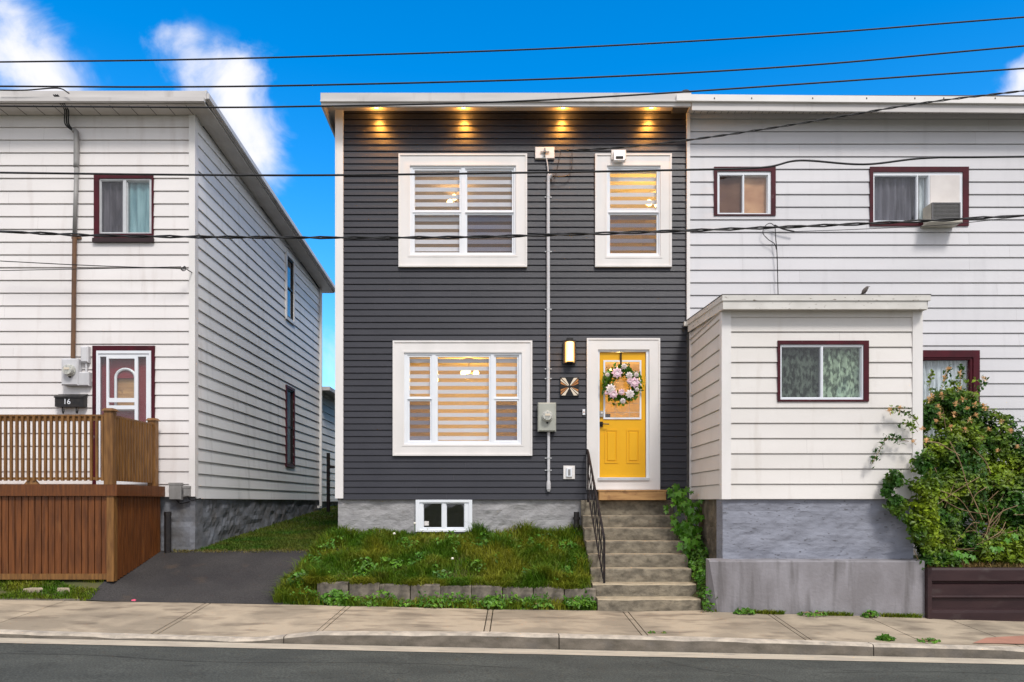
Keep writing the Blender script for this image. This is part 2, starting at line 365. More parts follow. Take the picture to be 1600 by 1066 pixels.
def terrain(x, y):
    if y < 8.0: return zroad(x)-.05
    if y < yback(x)-.02: return min(zroad(x), zb(x))-.25
    s = zb(x)-.015
    A = lerp(y, [(10.15,s),(10.6,R(-1.12)),(12,R(-.80)),(21,R(-.15)),(24,R(-.12))])
    B = lerp(y, [(10.15,s),(11.0,R(-1.13)),(12,R(-.80)),(13,R(-.70)),(21,R(-.12)),(24,R(-.12))])
    C = lerp(y, [(10.15,s),(10.47,R(-1.40)),(10.50,R(-1.16)),(10.7,R(-1.12)),(11.3,R(-.80)),(12.0,R(-.52)),(21,R(-.12))])
    E = lerp(y, [(9.95,s),(12,R(-.5)),(21,R(-.12))])
    G = lerp(y, [(9.94,s-.2),(9.99,R(-.93)),(21,R(-.5)),(26,R(-.12))])
    if x < -5.8: return A
    if x < -3.25: return lerp(x, [(-5.8,A),(-5.4,B)])
    if x < 1.12: return lerp(x, [(-3.25,B),(-2.75,C)])
    if x < 2.85: return lerp(x, [(1.12,C),(1.3,min(C,E)-.2),(2.5,E-.1),(2.6,E)])
    return lerp(x, [(2.85,E),(2.95,min(E,s)),(5.45,min(G,s)),(5.6,G)])
def grid_sheet(xs, ys, fz):
    vs = [(x, y, fz(x, y)) for y in ys for x in xs]; n = len(xs)
    fs = [(j*n+i, j*n+i+1, (j+1)*n+i+1, (j+1)*n+i) for j in range(len(ys)-1) for i in range(n-1)]
    return vs, fs
def fr(a, b, st): return [a+(b-a)*i/max(1,round((b-a)/st)) for i in range(max(1,round((b-a)/st)))]
xs = [-300,-120,-60,-30,-15]+fr(-9.5,9.5,.1)+[9.5,15,30,60,120,300]
ys = [-300,-100,-40,-20,-10,0,6,8.0,8.01,9.9]+fr(9.92,12.2,.06)+fr(12.2,26,.5)+[26,40,80,200,400]
vs, fs = grid_sheet(xs, ys, lambda x, y: terrain(x, y)+(.012*noise.noise(Vector((x*3,y*3,0))) if 10.3 < y < 30 else 0))
tag(MB().add(vs, fs).build('ground', M['ground'], smooth=True), kind='structure')
vs, fs = grid_sheet([-300,-60]+fr(-15,15,1)+[15,60,300], [-1.6,2,5,7,8.1,8.52], lambda x, y: zroad(x)+(.05 if y < 4 else .0)*0)
tag(MB().add(vs, fs).build('road', M['asphalt']), kind='structure')
mb = MB()
xl = fr(-60,-10,5)+fr(-10,10,.25)+fr(10,60,5)+[60]
wob = lambda x, k: .012*noise.noise(Vector((x*1.3, k, 0)))
vs = []; fs = []
for i, x in enumerate(xl):
    vs += [(x, 8.20+wob(x,1), zroad(x)+.005), (x, 8.49, zroad(x)+.005)]
    if i: fs.append((2*i-2, 2*i, 2*i+1, 2*i-1))
tag(mb.add(vs, fs).build('road_line', M['paint']), kind='structure')
# far side pavement behind the photographer
tag(MB().box(-60, 60, -4, -1.62, R(-1.75), R(-1.5)).build('pavement', M['walk']), kind='structure')
# sidewalk slabs
joints = [-60,-40,-20,-14,-10,-8.05,-6.15,-4.22,-2.29,-.33,1.52,3.42,4.75,5.85,7.4,9.3,14,20,40,60]
slant = {4.75:.12, 5.85:.1, -6.15:-.05, 3.42:.02}
mb = MB()
extra = [-4.15,-2.22,-.26,1.59,3.49]; joints = sorted(joints+extra)
for e_ in extra: slant[e_] = slant.get(round(e_-.07,2), 0)
for a, b in zip(joints, joints[1:]):
    g = .007; n = max(2, int((b-a)/.2)); ny = 7
    cols = []
    for i in range(n+1):
        t = i/n
        col = []
        for j in range(ny+1):
            s_ = j/ny
            xa = a+g+slant.get(a,0)*(1-s_); xb = b-g+slant.get(b,0)*(1-s_)
            x = xa+(xb-xa)*t
            y = YF+.008+(yback(x)-YF-.008)*s_
            z = zf(x)+(zb(x)-zf(x))*s_ + .004*noise.noise(Vector((x*2, y*2, 1))) - (.005 if i in (0, n) else 0)
            col.append((x, y, z))
        cols.append(col)
    vs = [p for c in cols for p in c]; m1 = ny+1
    fs = [(i*m1+j, (i+1)*m1+j, (i+1)*m1+j+1, i*m1+j+1) for i in range(n) for j in range(ny)]
    base = len(vs)
    lo = [(p[0], p[1], p[2]-.2) for p in vs]
    # skirt
    per = [i*m1 for i in range(n+1)]+[n*m1+j for j in range(1, m1)]+[i*m1+ny for i in range(n-1,-1,-1)]+[j for j in range(ny-1,0,-1)]
    vs2 = vs+[lo[k] for k in per]
    for k in range(len(per)): fs.append((per[k], base+k, base+(k+1)%len(per), per[(k+1)%len(per)]))
    mb.add(vs2, fs)
tag(mb.build('sidewalk', M['walk']), kind='structure')
mb = MB(); vs = []; fs = []
pts = [(5.42,8.72),(6.1,8.74),(6.9,8.74),(7.3,8.8),(7.3,9.15),(6.3,9.12),(5.75,8.98)]
tag(MB().add([(x,y,zf(x)+(zb(x)-zf(x))*(y-YF)/(yback(x)-YF)+.008) for x,y in pts], [tuple(range(7))]).build('paving_patch', M['redpatch']), kind='structure')
# kerb
mb = MB()
kj = [-60,-12,-6.6,-2.62,.54,4.15,7.6,12,60]
for a, b in zip(kj, kj[1:]):
    n = max(2, int((b-a)/.12)); vs = []; fs = []; ms = []
    for i in range(n+1):
        x = a+.006+(b-a-.012)*i/n
        top = zf(x)-.002; bot = zroad(x)-.06
        ch = .018+.016*max(0, noise.noise(Vector((x*2.3,0,5)))); r = .01*noise.noise(Vector((x*5,2,5)))
        vs += [(x, YK, bot), (x, YK+.006+r*.3, top-ch*1.25), (x, YK+ch*.9, top+r*.4), (x, YF, top+.002), (x, YF, bot)]
        if i:
            o = 5*(i-1)
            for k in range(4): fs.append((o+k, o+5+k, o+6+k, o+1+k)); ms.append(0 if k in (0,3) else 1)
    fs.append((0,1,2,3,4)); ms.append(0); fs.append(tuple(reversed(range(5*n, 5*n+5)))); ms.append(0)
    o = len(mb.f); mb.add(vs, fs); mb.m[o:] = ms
tag(mb.build('kerb', [M['kerb'], M['kerbtop']]), kind='structure')
def crack(pts, Y0, name, label_kind='structure'):
    mb = MB(); vs = []; fs = []
    P = spline([(a, b, 0) for a, b in pts], 10)
    for i, p in enumerate(P):
        x = p.x+.02*noise.noise(Vector((i*.9,Y0,1))); y = p.y+.025*noise.noise(Vector((i*.8,Y0,4))); w_ = .003+.004*abs(noise.noise(Vector((i*.4,Y0,2))))
        d_ = (P[min(i+1,len(P)-1)]-P[max(i-1,0)]).normalized(); nx_, ny_ = -d_.y*w_, d_.x*w_
        for s_ in (-1,1): vs.append((x+nx_*s_, y+ny_*s_, zroad(x)+.004))
        if i: fs.append((2*i-2,2*i,2*i+1,2*i-1))
    mb.add(vs, fs); return tag(mb.build(name, M['dark']), kind='structure')
crack([(-6.5,7.55),(-4.6,7.7),(-3.1,7.5),(-1.2,7.62),(.2,7.5)], 1, 'road_crack')
crack([(1.6,8.05),(2.0,7.6),(2.5,7.3),(2.6,6.6)], 2, 'road_crack')
crack([(3.2,7.6),(4.6,7.75),(6.2,7.6)], 3, 'road_crack')
# driveway
def zdrive(x, y): return terrain(x, y)+.004+.018*min(1,max(0,(y-10.2)/.25))
vs, fs = [], []
ny, nx = 26, 30
for j in range(ny+1):
    t = j/ny
    for i in range(nx+1):
        s_ = i/nx
        y0 = 10.19; y1 = 11.98+.06*noise.noise(Vector((s_*5,3,0)))-.25*max(0,s_-.85)
        y = y0+(y1-y0)*t
        xa = -5.86+.13*min(1,t*2); xb = -3.06+.10*t+.10*noise.noise(Vector((t*5,7,0)))+(-.12*max(0,.2-t)*5)
        x = xa+(xb-xa)*s_
        vs.append((x, y, zdrive(x, y)))
fs = [(j*(nx+1)+i, j*(nx+1)+i+1, (j+1)*(nx+1)+i+1, (j+1)*(nx+1)+i) for j in range(ny) for i in range(nx)]
tag(MB().add(vs, fs).build('driveway', M['drive'], smooth=True), kind='structure')

# ------------------------------------------------------------------ window builder
def window(root, outer, inner, panes, Y=12.0, casing=None, frame=None, band=True, proud=.045, rec=.0, sash=.03, glass=None, name='window', gl=None, label=None):
    """outer/inner/panes are photo-pixel rects on plane Y; returns casing object"""
    o = rect(*outer, Y); n = rect(*inner, Y); P = [rect(*p, Y) for p in panes]
    c = MB().ring(o, n, Y-proud, Y+.03)
    if band:
        o2 = (o[0]-.006, o[1]+.006, o[2]-.006, o[3]+.006); i2 = (o[0]+.022, o[1]-.022, o[2]+.022, o[3]-.022)
        c.ring(o2, i2, Y-proud-.014, Y-.005)
        i3 = (n[0]-.03, n[1]+.03, n[2]-.03, n[3]+.03); c.ring(i3, (n[0]-.001,n[1]+.001,n[2]-.001,n[3]+.001), Y-proud-.006, Y-proud+.01)
    co = c.build(name, casing or M['trim'], root)
    if label: co['label'] = label
    g = sash
    holes = [(p[0]-g, p[1]+g, p[2]-g, p[3]+g) for p in P]
    fm = MB().plate(n[0], n[1], n[2], n[3], Y-proud+.018+rec, Y+.06, holes)
    fm.build('window_frame', frame or M['vinyl'], co)
    sm = MB()
    for k, (p, h) in enumerate(zip(P, holes)):
        d = .012*(k % 2)
        sm.ring(h, p, Y-proud+.030+d+rec, Y+.056)
    sm.build('sash', frame or M['vinyl'], co)
    for k, p in enumerate(P):
        gm = (glass or M['glass']) if gl is None else gl[k]
        MB().box(p[0]-.004, p[1]+.004, Y-.004+rec+.02, Y+.002+rec+.02, p[2]-.004, p[3]+.004).build('pane', gm, co)
    return co, o, n
def zebra(parent, x0, x1, z0, z1, Y, pitch=.122, op=.07, off=0.0, mats=None):
    mb = MB(); z = z0+off
    k = 0
    mb.cur = 0
    if z > z0: mb.add([(x0,Y,z0),(x1,Y,z0),(x1,Y,z),(x0,Y,z)], [(0,1,2,3)])
    while z < z1:
        a, b = z, min(z+pitch-op, z1)
        mb.cur = 1; mb.add([(x0,Y,a),(x1,Y,a),(x1,Y,b),(x0,Y,b)], [(0,1,2,3)])
        a, b = b, min(z+pitch, z1)
        if b > a: mb.cur = 0; mb.box(x0, x1, Y-.0015, Y+.0015, a, b)
        z += pitch
    return mb.build('blind', mats or [M['blind'], M['sheer']], parent)
def curtain(parent, x0, x1, z0, z1, Y, amp=.02, wl=.11, m=None, name='curtain', seed=0):
    mb = MB(); n = max(8, int((x1-x0)/.012)); vs = []
    for i in range(n+1):
        x = x0+(x1-x0)*i/n
        d = amp*math.sin(2*math.pi*x/wl+seed+1.6*noise.noise(Vector((x*4,seed,0))))
        for z, k in ((z0, 1.25), (z1, .8)): vs.append((x, Y+d*k, z))
    fs = [(2*i, 2*i+2, 2*i+3, 2*i+1) for i in range(n)]
    return mb.add(vs, fs).build(name, m, parent, smooth=True)
front = lambda Y: (lambda u, out, z: (u, Y-out, z))
sideR = lambda Xw: (lambda u, out, z: (Xw+out, u, z))
sideL = lambda Xw: (lambda u, out, z: (Xw-out, u, z))

# ------------------------------------------------------------------ MAIN HOUSE (charcoal)
mx0, mx1 = X(527,12), X(1075,12)
main = thing('row_house', (0, 12, R(-1.0)), 'two storey row house with charcoal siding, white trimmed windows and a yellow front door', 'house')
W1 = (624,823,243,418); W1i = (641,806,261,400)
W2 = (930,1048,243,418); W2i = (948,1031,261,402)
W3 = (615,831,534,712); W3i = (632,815,552,695)
DO = (917,1030,530,765); DI = (934,1014,547,749)
inset = lambda r, k=8: (r[0]+k, r[1]-k, r[2]+k, r[3]-k)
holes = [rect(*inset(W1)), rect(*inset(W2)), rect(*inset(W3)), rect(*inset(DO))]
zs0, zs1 = Z(781,12), Z(173,12)
mb = MB(); siding(mb, mx0+.06, mx1-.02, zs0, zs1, .1026, front(12.0), holes)
mb.build('siding', M['char'], main)
mb = MB(); siding(mb, 12.06, 21, zs0, zs1-.1, .1026, sideL(mx0+.005)); mb.build('siding', M['char'], main)
mb = MB().plate(mx0+.03, mx1-.0, zs0+.003, zs1+.1, 12.018, 12.2, holes)
mb.box(mx0+.03, mx0+.2, 12.201, 20.8, zs0+.003, zs1-.45)
mb.box(mx0+.03, mx1, 20.801, 21, zs0+.003, zs1-.45)
mb.box(mx1-.12, mx1-.0, 12.201, 20.8, zs0+.003, zs1-.45)
mb.box(mx0+.2, mx1-.12, 12.201, 20.8, R(2.72), R(2.95))      # floor between the storeys
mb.box(1.0, 1.1, 12.201, 16, zs0+.01, R(2.72)); mb.box(1.0, 1.1, 12.201, 16, R(2.951), R(5.9))
mb.build('wall', M['inner'], main)
mb = MB().box(mx0-.0, X(537,12), 11.955, 12.05, Z(779,12), Z(172,12)); mb.box(mx0-.025, mx0+.02, 11.956, 12.10, Z(779,12), Z(172,12))
mb.build('corner_trim', M['trim'], main)
mb = MB().box(X(1072,12), X(1077,12), 11.94, 12.02, Z(505,12), Z(178,12)); mb.build('corner_trim', M['trim'], main)
# foundation with the basement window opening
fz0 = R(-1.3); BW = (650,738,781,831); bwr = rect(*BW, 12.02)
mb = MB()
rough_wall(mb, X(528,12.03), bwr[0], fz0, zs0+.004, 12.04, .3, .03, seed=1)
rough_wall(mb, bwr[1], X(920,12.03), fz0, zs0+.004, 12.04, .3, .03, seed=5)
mb.box(bwr[0], bwr[1], 12.06, 12.3, fz0, bwr[2]-.0)
mb.box(X(920,12.03), mx1, 12.06, 12.3, fz0, zs0)
mb.box(mx0+.03, mx0+.25, 12.34, 21, R(-1.3), zs0)
mb.build('foundation', M['found'], main)
MB().box(mx0+.3, mx1-.1, 12.35, 20.9, zs0-.05, zs0).build('floor', M['inner'], main)
co, o, n = window(main, BW, (656,733,785,828), [(662,690,787,824),(698,725,787,824)], 12.02, casing=M['vinyl'], band=False, sash=.012)
MB().box(bwr[0]+.02, bwr[1]-.02, 12.6, 12.62, bwr[2], bwr[3]).build('backdrop', M['dark'], co)
MB().box(bwr[0]+.13, bwr[0]+.20, 12.06, 12.12, bwr[2]+.10, bwr[2]+.17).build('ornament', M['whitep'], co)
# roof
ry = 11.60; zt = Z(146,ry); rl = X(502,ry); rr = X(1080,ry)
mb = MB(); sl = .055
mb.hexa([(rl,ry+.02,zt-.05),(rr-.05,ry+.02,zt-.05),(rr-.05,21.3,zt-.05-sl*9.5),(rl,21.3,zt-.05-sl*9.5),(rl,ry+.02,zt),(rr-.05,ry+.02,zt),(rr-.05,21.3,zt-sl*9.5),(rl,21.3,zt-sl*9.5)])
roof = mb.build('roof', M['roof'], main)
mb = MB()
mb.box(rl-.01, rr, ry-.005, ry+.03, Z(158,ry), zt+.006)
mb.box(rl, rr+.0, ry+.012, ry+.05, Z(165.5,ry), Z(158,ry))
mb.box(rl-.012, rr+.01, ry-.02, ry+.03, Z(159.5,ry), Z(157.6,ry))
a = Z(165.5,ry)
mb.hexa([(rl-.01,ry+.0302,a),(rl+.02,ry+.0302,a),(rl+.02,21.3,a-sl*9.5),(rl-.01,21.3,a-sl*9.5),(rl-.01,ry+.0302,zt+.004),(rl+.02,ry+.0302,zt+.004),(rl+.02,21.3,zt-sl*9.5),(rl-.01,21.3,zt+.004-sl*9.5)])
mb.build('fascia', M['fascia'], roof)
zso = Z(174.2,12)
mb = MB()
mb.box(rl+.021, rr-.01, ry+.051, 11.985, zso, zso+.03)
mb.hexa([(rl+.021,11.986,zso),(mx0-.026,11.986,zso),(mx0-.026,21.2,zso-sl*9.3),(rl+.021,21.2,zso-sl*9.3),(rl+.021,11.986,zso+.03),(mx0-.026,11.986,zso+.03),(mx0-.026,21.2,zso+.03-sl*9.3),(rl+.021,21.2,zso+.03-sl*9.3)])
mb.build('soffit', M['soffit'], roof)
mb = MB()
for i in range(int((rr-rl-.2)/.105)):
    x = rl+.12+i*.105
    mb.box(x, x+.012, ry+.16, ry+.17, zso-.002, zso+.001); mb.box(x+.05, x+.062, ry+.24, ry+.25, zso-.002, zso+.001)
mb.build('vent_hole', M['dark'], roof)['kind'] = 'stuff'
mb = MB().box(mx0+.02, mx1-.6, 21.02, 28, R(-1), R(4.6)); mb.box(mx0-.1, mx1-.5, 21.35, 28.2, R(4.601), R(4.8)); mb.build('unseen_reflection_block', M['char'], main)  # unseen block added so the left house's side windows reflect something dark
# windows
scr = M['screen']; gg = M['glass']
co1, o, n = window(main, W1, W1i, [(648,718,267,329),(730,800,267,329),(648,718,336,395),(730,800,336,395)], gl=[gg,gg,gg,scr])
zebra(co1, n[0]+.03, n[1]-.03, n[2]+.02, n[3]-.04, 12.065, .1215, .066, off=.02)
co2, o2, n2 = window(main, W2, W2i, [(953,1026,267,329),(953,1026,336,396)], gl=[gg,scr])
zebra(co2, n2[0]+.03, n2[1]-.03, n2[2]+.02, n2[3]-.04, 12.065, .125, .064, off=.05)
co3, o3, n3 = window(main, W3, W3i, [(640,672,558,620),(640,672,627,688),(684,764,558,689),(775,808,558,620),(775,808,627,688)], gl=[gg,scr,gg,gg,scr])
zebra(co3, n3[0]+.03, n3[1]-.03, n3[2]+.02, n3[3]-.03, 12.065, .1255, .064, off=.0)
# rooms behind
def room(x0, x1, y0, y1, z0, z1, m):
    mb = MB(); mb.add([(x0,y0,z0),(x1,y0,z0),(x1,y1,z0),(x0,y1,z0),(x0,y0,z1),(x1,y0,z1),(x1,y1,z1),(x0,y1,z1)],
      [(0,1,2,3),(7,6,5,4),(2,1,5,6),(3,2,6,7),(0,3,7,4)])
    return mb.build('room', m, main)
room(mx0+.22, .98, 12.22, 15.5, zs0+.05, R(2.68), M['room'])
room(1.12, mx1-.14, 12.22, 15.5, zs0+.05, R(2.68), M['room'])
room(mx0+.22, .98, 12.22, 15.5, R(2.99), R(5.75), M['roomb'])
room(1.12, mx1-.14, 12.22, 15.5, R(2.99), R(5.75), M['room'])
# front door
c = MB(); o = rect(*DO); n = rect(*DI)
c.ring(o, n, 11.955, 12.03); c.ring((o[0]-.005,o[1]+.005,o[2]-.004,o[3]+.005), (o[0]+.022,o[1]-.022,o[2]+.022,o[3]-.022), 11.943, 11.99)
door = c.build('door', M['trim'], main)
sl_ = rect(937,1009,550.5,746)
MB().ring((n[0]-.0,n[1],n[2],n[3]), (sl_[0]-.004,sl_[1]+.004,sl_[2]-.002,sl_[3]+.004), 11.985, 12.09).build('door_frame', M['vinyl'], door)
gl = rect(945,1000,565,653)
mb = MB().plate(sl_[0], sl_[1], sl_[2], sl_[3], 12.015, 12.06, [gl])
for a, b in ((945,966),(979,1000)):
    p = rect(a, b, 671, 724)
    mb.ring(p, (p[0]+.022,p[1]-.022,p[2]+.022,p[3]-.022), 12.006, 12.016)
    mb.bev(p[0]+.04, p[1]-.04, 12.004, 12.016, p[2]+.04, p[3]-.04, .008)
mb.build('door_leaf', M['yellow'], door)
lf = (gl[0]-.022, gl[1]+.022, gl[2]-.022, gl[3]+.022)
mb = MB().ring(lf, (gl[0]+.006,gl[1]-.006,gl[2]+.006,gl[3]-.006), 12.000, 12.012); mb.build('glazing_trim', M['vinyl'], door)
MB().box(gl[0], gl[1], 12.03, 12.036, gl[2], gl[3]).build('door_pane', M['glass'], door)
mb = MB()
for z in (.09,.24,.60,.75): mb.tube([(gl[0],12.026,gl[2]+z),(gl[1],12.026,gl[2]+z)], .004, 5)
for x in (.17,.40): mb.tube([(gl[0]+x,12.026,gl[2]),(gl[0]+x,12.026,gl[3])], .004, 5)
cx_, cz_ = (gl[0]+gl[1])/2, (gl[2]+gl[3])/2
mb.tube([(cx_+.17*math.cos(t/16*6.2832)*.75,12.026,cz_-.1+.30*math.sin(t/16*6.2832)) for t in range(17)], .004, 5)
mb.build('leaded_line', M['alum'], door)
MB().box(gl[0]+.01, gl[0]+.13, 12.3, 12.34, gl[2]+.03, gl[2]+.1).build('inner_shelf', M['dark'], door)
hx = X(940,12)
mb = MB().bev(hx-.028, hx+.022, 11.99, 12.012, Z(667,12), Z(659,12), .006)
mb.tube([(hx-.003,12.0,Z(663,12)),(hx-.003,11.955,Z(663,12)),(hx+.02,11.945,Z(663,12)),(hx+.115,11.947,Z(663.4,12))], .009, 8)
mb.build('handle', M['handle'], door)
MB().bev(hx-.03, hx+.03, 11.985, 12.012, Z(652,12), Z(642,12), .008).lathe((hx,11.985,Z(647,12)),(0,-1,0),[(0,.018),(.01,.018),(.012,.012)]).build('deadbolt', M['chrome'], door)
MB().box(n[0]+.0, n[1]-.0, 11.93, 12.09, n[2]-.02, n[2]+.022).build('threshold', M['alum'], door)
for z in (.25,1.0,1.75): pass
# interior lamps (lit in the photograph)
def lamp(name, typ, loc, power, col, **k):
    l = bpy.data.lights.new(name, typ); l.energy = power; l.color = col
    for a, b in k.items(): setattr(l, a, b)
    o = bpy.data.objects.new(name, l); COL.objects.link(o); o.location = loc; return o
def ceiling_lamp(x, y, z, label, power, col, arms=3, rad=.14):
    t = thing('ceiling_lamp', (x, y, z), label, 'ceiling lamp')
    mb = MB().lathe((x,y,z),(0,0,-1),[(0,.07),(.02,.07),(.03,.012),(.16,.012),(.17,.03),(.19,.03)],12)
    for k in range(arms):
        a = 6.283*k/arms+.4; e = (x+rad*math.cos(a), y+rad*math.sin(a), z-.16)
        mb.tube(spline([(x,y,z-.18),(x+.5*rad*math.cos(a),y+.5*rad*math.sin(a),z-.22),e]), .007, 6)
    mb.build('lamp_frame', M['chrome'], t)
    for k in range(arms):
        a = 6.283*k/arms+.4
        MB().lathe((x+rad*math.cos(a),y+rad*math.sin(a),z-.15),(0,0,-1),[(0,.02),(.02,.045),(.05,.06),(.08,.05),(.10,.02)],10).build('bulb', M['bulb'], t, smooth=True)
    l = lamp('room_light', 'POINT', (x,y,z-.34), power, col, shadow_soft_size=.08); l.parent = t; l.location = (0,0,-.34)
    return t
ceiling_lamp(X(712,13.6), 13.6, Z(296,13.6), 'lit ceiling lamp seen through the blind of the wide upper window', 9, (1,.62,.30))
ceiling_lamp(X(1021,12.8), 12.8, Z(300,12.8), 'lit lamp behind the blind of the narrow upper window', 34, (1,.70,.20), 2, .09)
ceiling_lamp(-.8, 13.8, R(2.62), 'lit lamp inside the living room behind the ground floor blind', 38, (1,.64,.18))
ceiling_lamp(1.95, 13.6, R(2.62), 'lit hallway lamp behind the glass of the yellow door', 34, (1,.64,.20))

# recessed soffit lights
posn = [(588,'leftmost recessed light under the eave, near the left corner of the charcoal house'),
        (724,'recessed eave light directly above the middle of the wide upper window'),
        (880,'recessed eave light above the white cable box between the two upper windows'),
        (1018,'rightmost recessed eave light, above the narrow upper window')]
pot = None
ylt = 11.835
for px_, lb in posn:
    x = X(px_, ylt)
    if pot is None:
        pot = thing('soffit_light', (x, ylt, zso), lb, 'eave light', 'recessed lights under the eave of the charcoal house')
        mb = MB().lathe((x,ylt,zso),(0,0,-1),[(-.002,.056),(.006,.056),(.008,.044),(.002,.040),(0.0,.040)],20); mb.build('light_trim', M['trim'], pot)
        MB().lathe((x,ylt,zso-.004),(0,0,-1),[(0,.046),(.010,.044),(.026,.030),(.032,.012)],16).build('lens', M['pot'], pot)
        l = lamp('soffit_spot', 'SPOT', (0,0,-.03), 42, (1,.40,.06), spot_size=math.radians(105), spot_blend=1.0, shadow_soft_size=.02)
        l.parent = pot; l.location = (0,.01,-.045); l.rotation_euler = (math.radians(4), 0, 0)
        l2 = lamp('soffit_glow', 'POINT', (0,.01,-.06), 4.5, (1,.42,.07), shadow_soft_size=.02); l2.parent = pot; l2.location = (0,.01,-.055)
    else:
        copy_tree(pot, (x, ylt, zso), lb)

# wall lamp
x = X(889.5,12); z0, z1 = Z(569,12), Z(531,12)
t = thing('wall_lamp', (x, 11.98, z0), 'lit black framed wall lantern with a frosted cylinder beside the yellow door', 'wall lamp')
mb = MB().box(x-.045, x+.045, 11.955, 11.985, z0+.02, z1); mb.box(x-.052, x+.052, 11.86, 11.956, z1-.05, z1); mb.box(x-.052, x+.052, 11.86, 11.986, z0, z0+.018)
for s_ in (-1,1):
    mb.box(x+s_*.088-.006, x+s_*.088+.006, 11.85, 11.864, z0+.0, z1-.04); mb.box(x+s_*.088-.006, x+s_*.088+.006, 11.955, 11.969, z0+.0, z1-.04)
mb.ring((x-.105,x+.105,z0,z1-.02),(x-.09,x+.09,z0+.015,z1-.035), 11.945, 11.957)
mb.build('lamp_body', M['black'], t)
MB().box(x-.088, x+.088, 11.958, 11.972, z0+.016, z1-.036).build('glow_plate', mat('brass_glow_plate', (.75,.50,.22), (.6,.38,.15), 5, rough=.4, metal=.3), t)  # plate added behind the shade to widen the lamp's amber glow
MB().lathe((x,11.905,z0+.02),(0,0,1),[(0,.055),(.005,.062),(.31,.062),(.315,.055)],20).build('lamp_shade', M['lampg'], t, smooth=False)
l = lamp('wall_lamp_light', 'POINT', (0,-.135,.10), 8, (1,.46,.09), shadow_soft_size=.04); l.parent = t
# quilt-pattern sign
x0, x1, z0, z1 = rect(875,904,590,620); xc, zc = (x0+x1)/2, (z0+z1)/2; h = (x1-x0)/2
M['jet'] = mat('jet_board', (.004,.004,.005), rough=.5)
t = thing('wall_plaque', (xc, 11.97, z0), 'square plaque with a cream, black and orange quilt star under the wall lamp', 'plaque')
MB().box(x0, x1, 11.955, 11.99, z0, z1).build('plaque_board', M['jet'], t)
mb = MB()
def tri(pts, y=11.951): 
    mb.add([(xc+a*h, y, zc+b*h) for a, b in pts]+[(xc+a*h, 11.9545, zc+b*h) for a, b in pts], [tuple(range(len(pts)))]+[(i,(i+1)%len(pts),len(pts)+(i+1)%len(pts),len(pts)+i) for i in range(len(pts))])
for sx in (-1,1):
    for sz in (-1,1):
        mb.cur = 0; tri([(.05*sx,.17*sz),(.46*sx,.94*sz),(.87*sx,.94*sz),(.12*sx,.13*sz)])
        mb.cur = 0 if sx*sz < 0 else 1; tri([(.15*sx,.10*sz),(.94*sx,.86*sz),(.94*sx,.62*sz),(.17*sx,.07*sz)])
        mb.cur = 1; tri([(.24*sx,.06*sz),(.94*sx,.53*sz),(.94*sx,.30*sz)])
mb.cur = 0
mb.build('quilt_pattern', [M['quiltw'], M['quilto']], t)
# doorbell, outlet box, vent hood, cable box
x0, x1, z0, z1 = rect(910,914,640,649)
t = thing('doorbell', ((x0+x1)/2, 11.98, z0), 'small slim doorbell with a lit button on the charcoal siding left of the door', 'doorbell')
MB().bev(x0, x1, 11.962, 11.99, z0, z1, .004).build('bell_plate', M['vinyl'], t)
MB().lathe(((x0+x1)/2,11.962,(z0+z1)/2),(0,-1,0),[(0,.011),(.004,.010)],10).build('bell_button', M['quilto'], t)
x0, x1, z0, z1 = rect(880,898,728,749)
t = thing('outlet_box', ((x0+x1)/2, 11.98, z0), 'square white outdoor outlet cover low on the charcoal wall', 'outlet')
MB().bev(x0, x1, 11.965, 11.99, z0, z1, .006).build('mounting_plate', M['trim'], t)
MB().bev(x0+.045, x1-.045, 11.94, 11.967, z0+.035, z1-.035, .006).build('outlet_cover', M['vinyl'], t)
MB().box(x0+.075, x1-.075, 11.936, 11.942, z0+.06, z1-.06).build('outlet_slot', M['pvc'], t)
x0, x1, z0, z1 = rect(955,978,235,255,11.94)
t = thing('vent_hood', ((x0+x1)/2, 11.95, z0), 'white dryer vent hood on the top trim of the narrow upper window', 'vent')
MB().bev(x0, x1, 11.915, 11.942, z0+.05, z1, .006).build('vent_plate', M['trim'], t)
mb = MB().hexa([(x0+.035,11.83,z0),(x1-.035,11.83,z0),(x1-.035,11.914,z0),(x0+.035,11.914,z0),(x0+.035,11.86,z1-.04),(x1-.035,11.86,z1-.04),(x1-.035,11.914,z1-.04),(x0+.035,11.914,z1-.04)])
mb.build('hood', M['vinyl'], t)
MB().box(x0+.06, x1-.06, 11.826, 11.832, z0+.02, z0+.06).build('vent_opening', M['dark'], t)
x0, x1, z0, z1 = rect(836,866,232,250); xc=(x0+x1)/2; zc=(z0+z1)/2
t = thing('cable_box', (xc, 11.98, z0), 'white cable anchor plate with a metal cross bracket between the upper windows', 'cable bracket')
MB().bev(x0, x1, 11.945, 11.99, z0, z1, .008).build('mounting_plate', M['trim'], t)
mb = MB().box(xc-.012, xc+.012, 11.93, 11.946, zc-.07, zc+.07); mb.box(xc-.07, xc+.07, 11.922, 11.93, zc-.012, zc+.012); mb.lathe((xc,11.93,zc),(0,-1,0),[(0,.02),(.05,.016)],8)
mb.build('bracket', M['pvc'], t)
